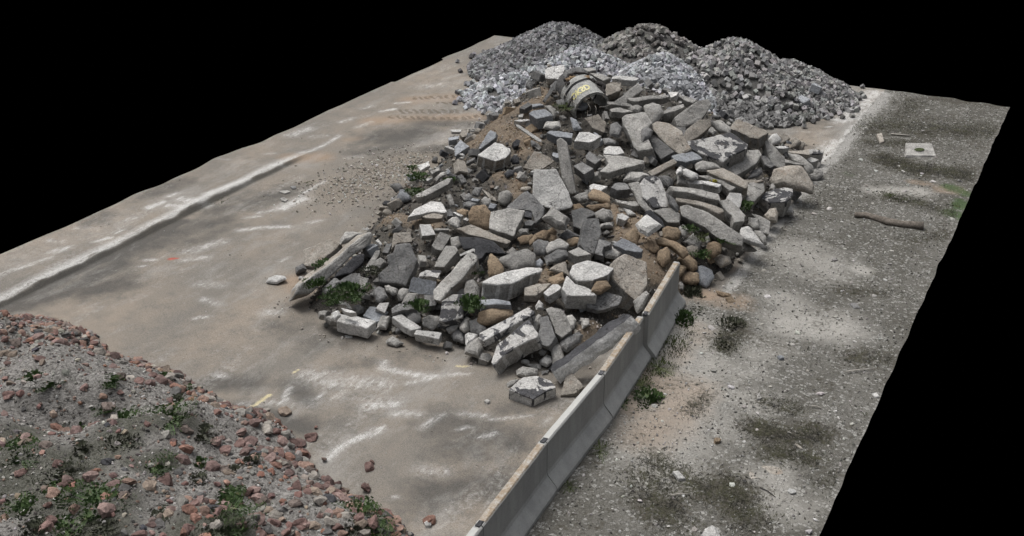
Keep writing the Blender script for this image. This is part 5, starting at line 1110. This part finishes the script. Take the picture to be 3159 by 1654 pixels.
flat('N', [(1090,652),(1112,648),(1128,668),(1105,672)], .04, M['W'], 'board', 'small whitish board piece near the right edge of the verge', 'board', .02)
flat('N', [(318,872),(335,864),(355,872),(350,888),(325,888)], .05, M['B'], 'flat_stone', 'small orange stone on the near verge', 'stone', .01, .02)
flat('N', [(525,655),(545,648),(552,675),(530,680)], .05, M['C'], 'flat_stone', 'upright looking grey stone in the gravel', 'stone', .02, .02)
flat('N', [(715,895),(735,905),(755,922),(735,920)], .04, M['T'], 'flat_stone', 'pinkish flake on the mossy patch', 'stone', .02, .01)
flat('N', [(120,1030),(150,1028),(180,1060),(150,1068)], .05, M['W'], 'flat_stone', 'pale flat stone left on the near verge', 'stone', .02, .02)
flat('N', [(980,215),(1010,208),(1040,235),(1000,240)], .06, M['G'], 'flat_stone', 'dark flat stone in the upper verge', 'stone', .02, .02)
flat('N', [(628,470),(650,465),(662,480),(640,486)], .05, M['K'], 'flat_stone', 'blue grey stone on the verge', 'stone', .02, .02)
flat('K', [(2115,395),(2150,385),(2180,400),(2160,420),(2130,415)], .04, M['C'], 'flat_stone', 'flat grey stone on the yard by the kerb strip, nearer one', 'stone', .01, .02)
flat('K', [(2110,345),(2170,335),(2200,345),(2160,360)], .04, M['C'], 'flat_stone', 'flat grey stone on the yard by the kerb strip, middle one', 'stone', .01, .02)
flat('K', [(2195,305),(2235,300),(2240,320),(2210,322)], .04, M['G'], 'flat_stone', 'flat grey stone on the yard by the kerb strip, farthest one', 'stone', .01, .02)
flat('C', [(315,965),(350,950),(385,965),(350,985)], .05, M['C'], 'flat_stone', 'small stone lying on the yard between white block and cobble mound', 'stone', .01, .02)
flat('L', [(1730,1240),(1755,1228),(1778,1245),(1775,1268),(1735,1268)], .06, M['W'], 'flat_stone', 'small white stone on the yard near the cobble mound', 'stone', .01, .02)

# ------------------------------------------------------------------ plants
def leaf_mat(nm, a, b):
    s = NT(nm); rnd = s.noise(s.n('NewGeometry').outputs['Position'], 7, 3, .6); return s.fin(s.mix(s.rng(rnd, .35, .65), a, b), None, rough=.7)
LG, LDK = leaf_mat('weed_leaf', (.03,.06,.018), (.075,.115,.04)), leaf_mat('dark_weed_leaf', (.04,.045,.03), (.085,.09,.06))
LO = leaf_mat('moss_tuft', (.03,.045,.012), (.08,.10,.03)); LY = leaf_mat('yellow_moss', (.28,.24,.02), (.4,.36,.05))
def weed(p, r, h, n, mat, label, cat='weed', name='weed', blade=False):
    bm = bmesh.new(); cen = bm.verts.new((0, 0, .004))
    for _ in range(n):
        a = U(0, 6.283); d = r*math.sqrt(R())*(1.25 + 1.1*noise.noise(Vector((math.cos(a)*1.5 + p[0]*7, math.sin(a)*1.5, p[1]*3)))); bx = Vector((math.cos(a)*d, math.sin(a)*d, 0)); hh = h*U(.3, 1)*(1 - .5*d/r)
        lean = Vector((math.cos(a), math.sin(a), 0))*U(0, .6)*hh + Vector((U(-.3, .3), U(-.3, .3), 0))*hh; tip = bx + lean + Vector((0, 0, hh))
        wv = Vector((-math.sin(a + U(-1, 1)), math.cos(a), U(-.4, .4))).normalized()*(U(.006, .012) if blade else U(.015, .04))
        mid = bx.lerp(tip, .5) + Vector((0, 0, hh*.15))
        v = [bm.verts.new(q) for q in (bx, mid + wv, tip, mid - wv)]; bm.faces.new(v)
        bm.faces.new((cen, v[0], bm.verts.new(bx*.97 + Vector((.006, .004, .002)))))
    o = mesh_obj(name, bm, mat); o.location = p; tag(o, label, cat); return o
PL = [('E', (580,920), .28, .26, 260, LG, 'bright leafy weed at the foot of the last barrier element'), ('E', (660,960), .3, .26, 260, LG, 'bright leafy weed just right of the last barrier element'),
 ('E', (850,880), .24, .06, 120, LDK, 'dark square looking shrub patch on the gravel behind the barrier'), ('E', (1210,1030), .3, .22, 240, LDK, 'tall dark shrub standing alone on the gravel'), ('E', (1150,1230), .34, .1, 200, LDK, 'low dark plant in front of the lone dark shrub'),
 ('E', (570,1240), .4, .16, 340, LO, 'green grass tuft at the joint of the last barrier elements'), ('E', (710,1100), .34, .08, 200, LO, 'thin moss patch beside the last barrier element'), ('E', (770,690), .28, .2, 260, LDK, 'dark weed under the low brown boulder'),
 ('E', (890,340), .2, .14, 140, LG, 'weed growing between the field stones'), ('E', (770,70), .16, .14, 90, LG, 'weed under the longest beam at its upper end'), ('E', (1120,190), .2, .1, 120, LG, 'weed under the longest beam near its foot'),
 ('C', (2120,620), .38, .16, 360, LO, 'green weed patch by the fourth barrier element'), ('C', (2260,420), .36, .12, 260, LO, 'grass patch behind the fourth barrier element'), ('C', (2050,950), .3, .16, 330, LG, 'deep green plant right of the middle barrier element'), ('C', (1960,820), .34, .1, 250, LO, 'olive grass above the deep green plant'), ('C', (1730,970), .2, .1, 150, LG, 'small green tuft at the middle barrier foot'),
 ('M', (1100,970), .18, .06, 110, LO, 'little mossy tuft at the foot of the second barrier element'), ('M', (1350,700), .26, .07, 130, LO, 'low olive tuft right of the second barrier element'),
 ('A', (350,470), .3, .16, 260, LG, 'green weed on the long leaning slab'), ('A', (250,640), .26, .16, 240, LG, 'leafy weed at the lower end of the long leaning slab'), ('A', (620,720), .36, .2, 380, LG, 'lush weed in the rubble above the leftmost kerbstone'), ('A', (430,800), .26, .1, 200, LG, 'weed on the ground left of the leftmost kerbstone'), ('A', (830,510), .18, .14, 100, LDK, 'dark weed in the crack left of the big cracked slab'),
 ('A', (1320,880), .2, .2, 190, LG, 'weed behind the middle kerbstone'), ('A', (1860,850), .26, .2, 300, LG, 'weed in the hollow right of the painted slab'), ('B', (180,520), .2, .14, 130, LG, 'weed under the pointed grey stone'), ('D', (1340,500), .22, .16, 150, LG, 'weed below the tall square block on the right flank'), ('D', (880,840), .2, .2, 110, LO, 'trailing weed by the grey angular boulder'),
 ('F', (300,540), .26, .14, 170, LG, 'grass among the pale slabs on the left'), ('F', (270,700), .26, .12, 160, LG, 'grass left of the long weathered beam'), ('F', (640,575), .18, .12, 120, LG, 'weed at the upper end of the long weathered beam'), ('G', (480,650), .3, .14, 180, LO, 'olive moss left of the concrete pipe'), ('F', (240,450), .18, .1, 90, LG, 'grass behind the blue grey rock on the left'),
 ('K', (1660,410), .3, .07, 160, LO, 'grass in the kerb crack on the left'), ('K', (2325,290), .22, .06, 110, LO, 'grass tuft on the dusty yard'), ('K', (940,510), .2, .05, 90, LO, 'small tuft on the raised strip at the far left'), ('K', (1360,290), .3, .12, 200, LDK, 'dark scrub at the left edge of the yard'),
 ('O', (1110,790), .22, .06, 200, LO, 'bright green clump at the right edge of the verge'), ('O', (800,770), .3, .1, 200, LO, 'moss cushion on the sandy patch, right one'), ('O', (725,738), .22, .08, 140, LO, 'moss cushion on the sandy patch, left one'), ('O', (925,810), .25, .06, 120, LO, 'moss cushion below the sandy patch'), ('N', (1045,760), .16, .05, 120, LO, 'green tuft at the right edge lower down')]
for i, (t, q, r, h, n, mt, lab) in enumerate(PL):
    p = hit(*src(t, q)); inr = h_rubble(p.x, p.y) > .05; p.z += (.12 if inr else 0)
    if inr: p = p - ray(*src(t, q)).normalized()*.25
    weed(p, r, h, n, mt, lab, blade=mt is LO)
RP2 = [((190,475), .22), ((275,510), .26), ((610,495), .22), ((940,680), .42), ((440,730), .34), ((660,820), .5), ((320,990), .45), ((830,960), .4), ((100,890), .45), ((540,1170), .5), ((330,1130), .4), ((40,1160), .5), ((1000,550), .25), ((580,640), .22), ((1180,1320), .5), ((860,1290), .4), ((150,1210), .4), ((420,870), .3), ((1230,1160), .35), ((400,1300), .5), ((160,1320), .3), ((1090,950), .22), ((900,470), .18), ((970,600), .2), ((700,700), .3), ((560,1290), .3)]
bucket = {}; ORD = ['first from the left', 'second from the left', 'third from the left', 'fourth from the left', 'fifth from the left', 'sixth from the left', 'seventh from the left', 'eighth from the left']; RP2.sort()
wl = ['leafy', 'grassy', 'matted', 'feathery', 'dense', 'sprawling']
for i, (q, r) in enumerate(RP2):
    p = hit(*src('X', q)); side = 'left' if q[0] < 420 else 'middle' if q[0] < 820 else 'right'; dep = 'upper' if q[1] < 700 else 'centre' if q[1] < 1050 else 'lower'
    mt = LG if i % 3 else LDK
    weed(p, r*.85, .09, int(330*r/.4), mt, '%s weed, %s in the %s %s of the cobble mound' % ('bright green' if mt is LG else 'dark green', ORD[bucket.setdefault((dep, side), 0)], dep, side)); bucket[(dep, side)] += 1
for q, r, lab in (((240,1110), .4, 'green weed on the cobble mound above the widest weed'), ((200,1290), .6, 'widest green weed at the bottom of the cobble mound'), ((1250,1190), .45, 'dark matted weed in the right rim of the mound'), ((1180,1270), .3, 'weed just below the dark matted one at the right rim'), ((430,790), .18, 'tiny weed among pale pebbles in the middle of the mound'), ((300,870), .2, 'tiny weed left below the one among pale pebbles'), ((50,580), .3, 'olive weed behind the mound crest by the rim cobbles'), ((20,930), .2, 'small dark weed centre left of the mound'), ((1340,1330), .35, 'weed at the bottom edge near the barrier')):
    p = hit(*src('L', q)); weed(p, r*.85, .10, int(360*r/.4), LG if r > .3 else LDK, lab)
p = hit(*src('D', (1015,200))); weed(p - ray(*src('D', (1015,200))).normalized()*.35, .08, .08, 60, LY, 'yellow moss tuft on the edge of a pale slab', 'moss', 'moss_tuft')
# ground cover: thin blades and twigs on the mossy parts of the verge
bm = bmesh.new(); vs = []; fs = []
k = 0
while k < 26000:
    x = U(-6.7, -2.5); y = 9 + 31*R(); m_ = fld(MOSS, x, y)
    if R() > m_*m_*1.2 + .015: continue
    k += 1; z = g_z(x, y); a = U(0, 6.28); l = U(.03, .10); hx = U(.0, .05); dx, dy = math.cos(a)*l, math.sin(a)*l; wx, wy = -math.sin(a)*.007, math.cos(a)*.007
    o = len(vs); vs += [(x-wx, y-wy, z), (x+wx, y+wy, z), (x+dx, y+dy, z+hx)]; fs.append((o, o+1, o+2))
me = bpy.data.meshes.new('ground_cover'); me.from_pydata(vs, [], fs); s = NT('dry_moss_blades'); n3 = s.noise(s.n('NewGeometry').outputs['Position'], 3, 5, .7); me.materials.append(s.fin(s.mix(s.rng(n3, .4, .6), (.02,.019,.016), (.06,.06,.035)), None))
o = bpy.data.objects.new('ground_cover', me); C.objects.link(o); tag(o, 'dark moss and dead twigs on the gravel verge', 'ground cover', kind='stuff')
print('objects', len(bpy.data.objects), 'setts cand', cnt)
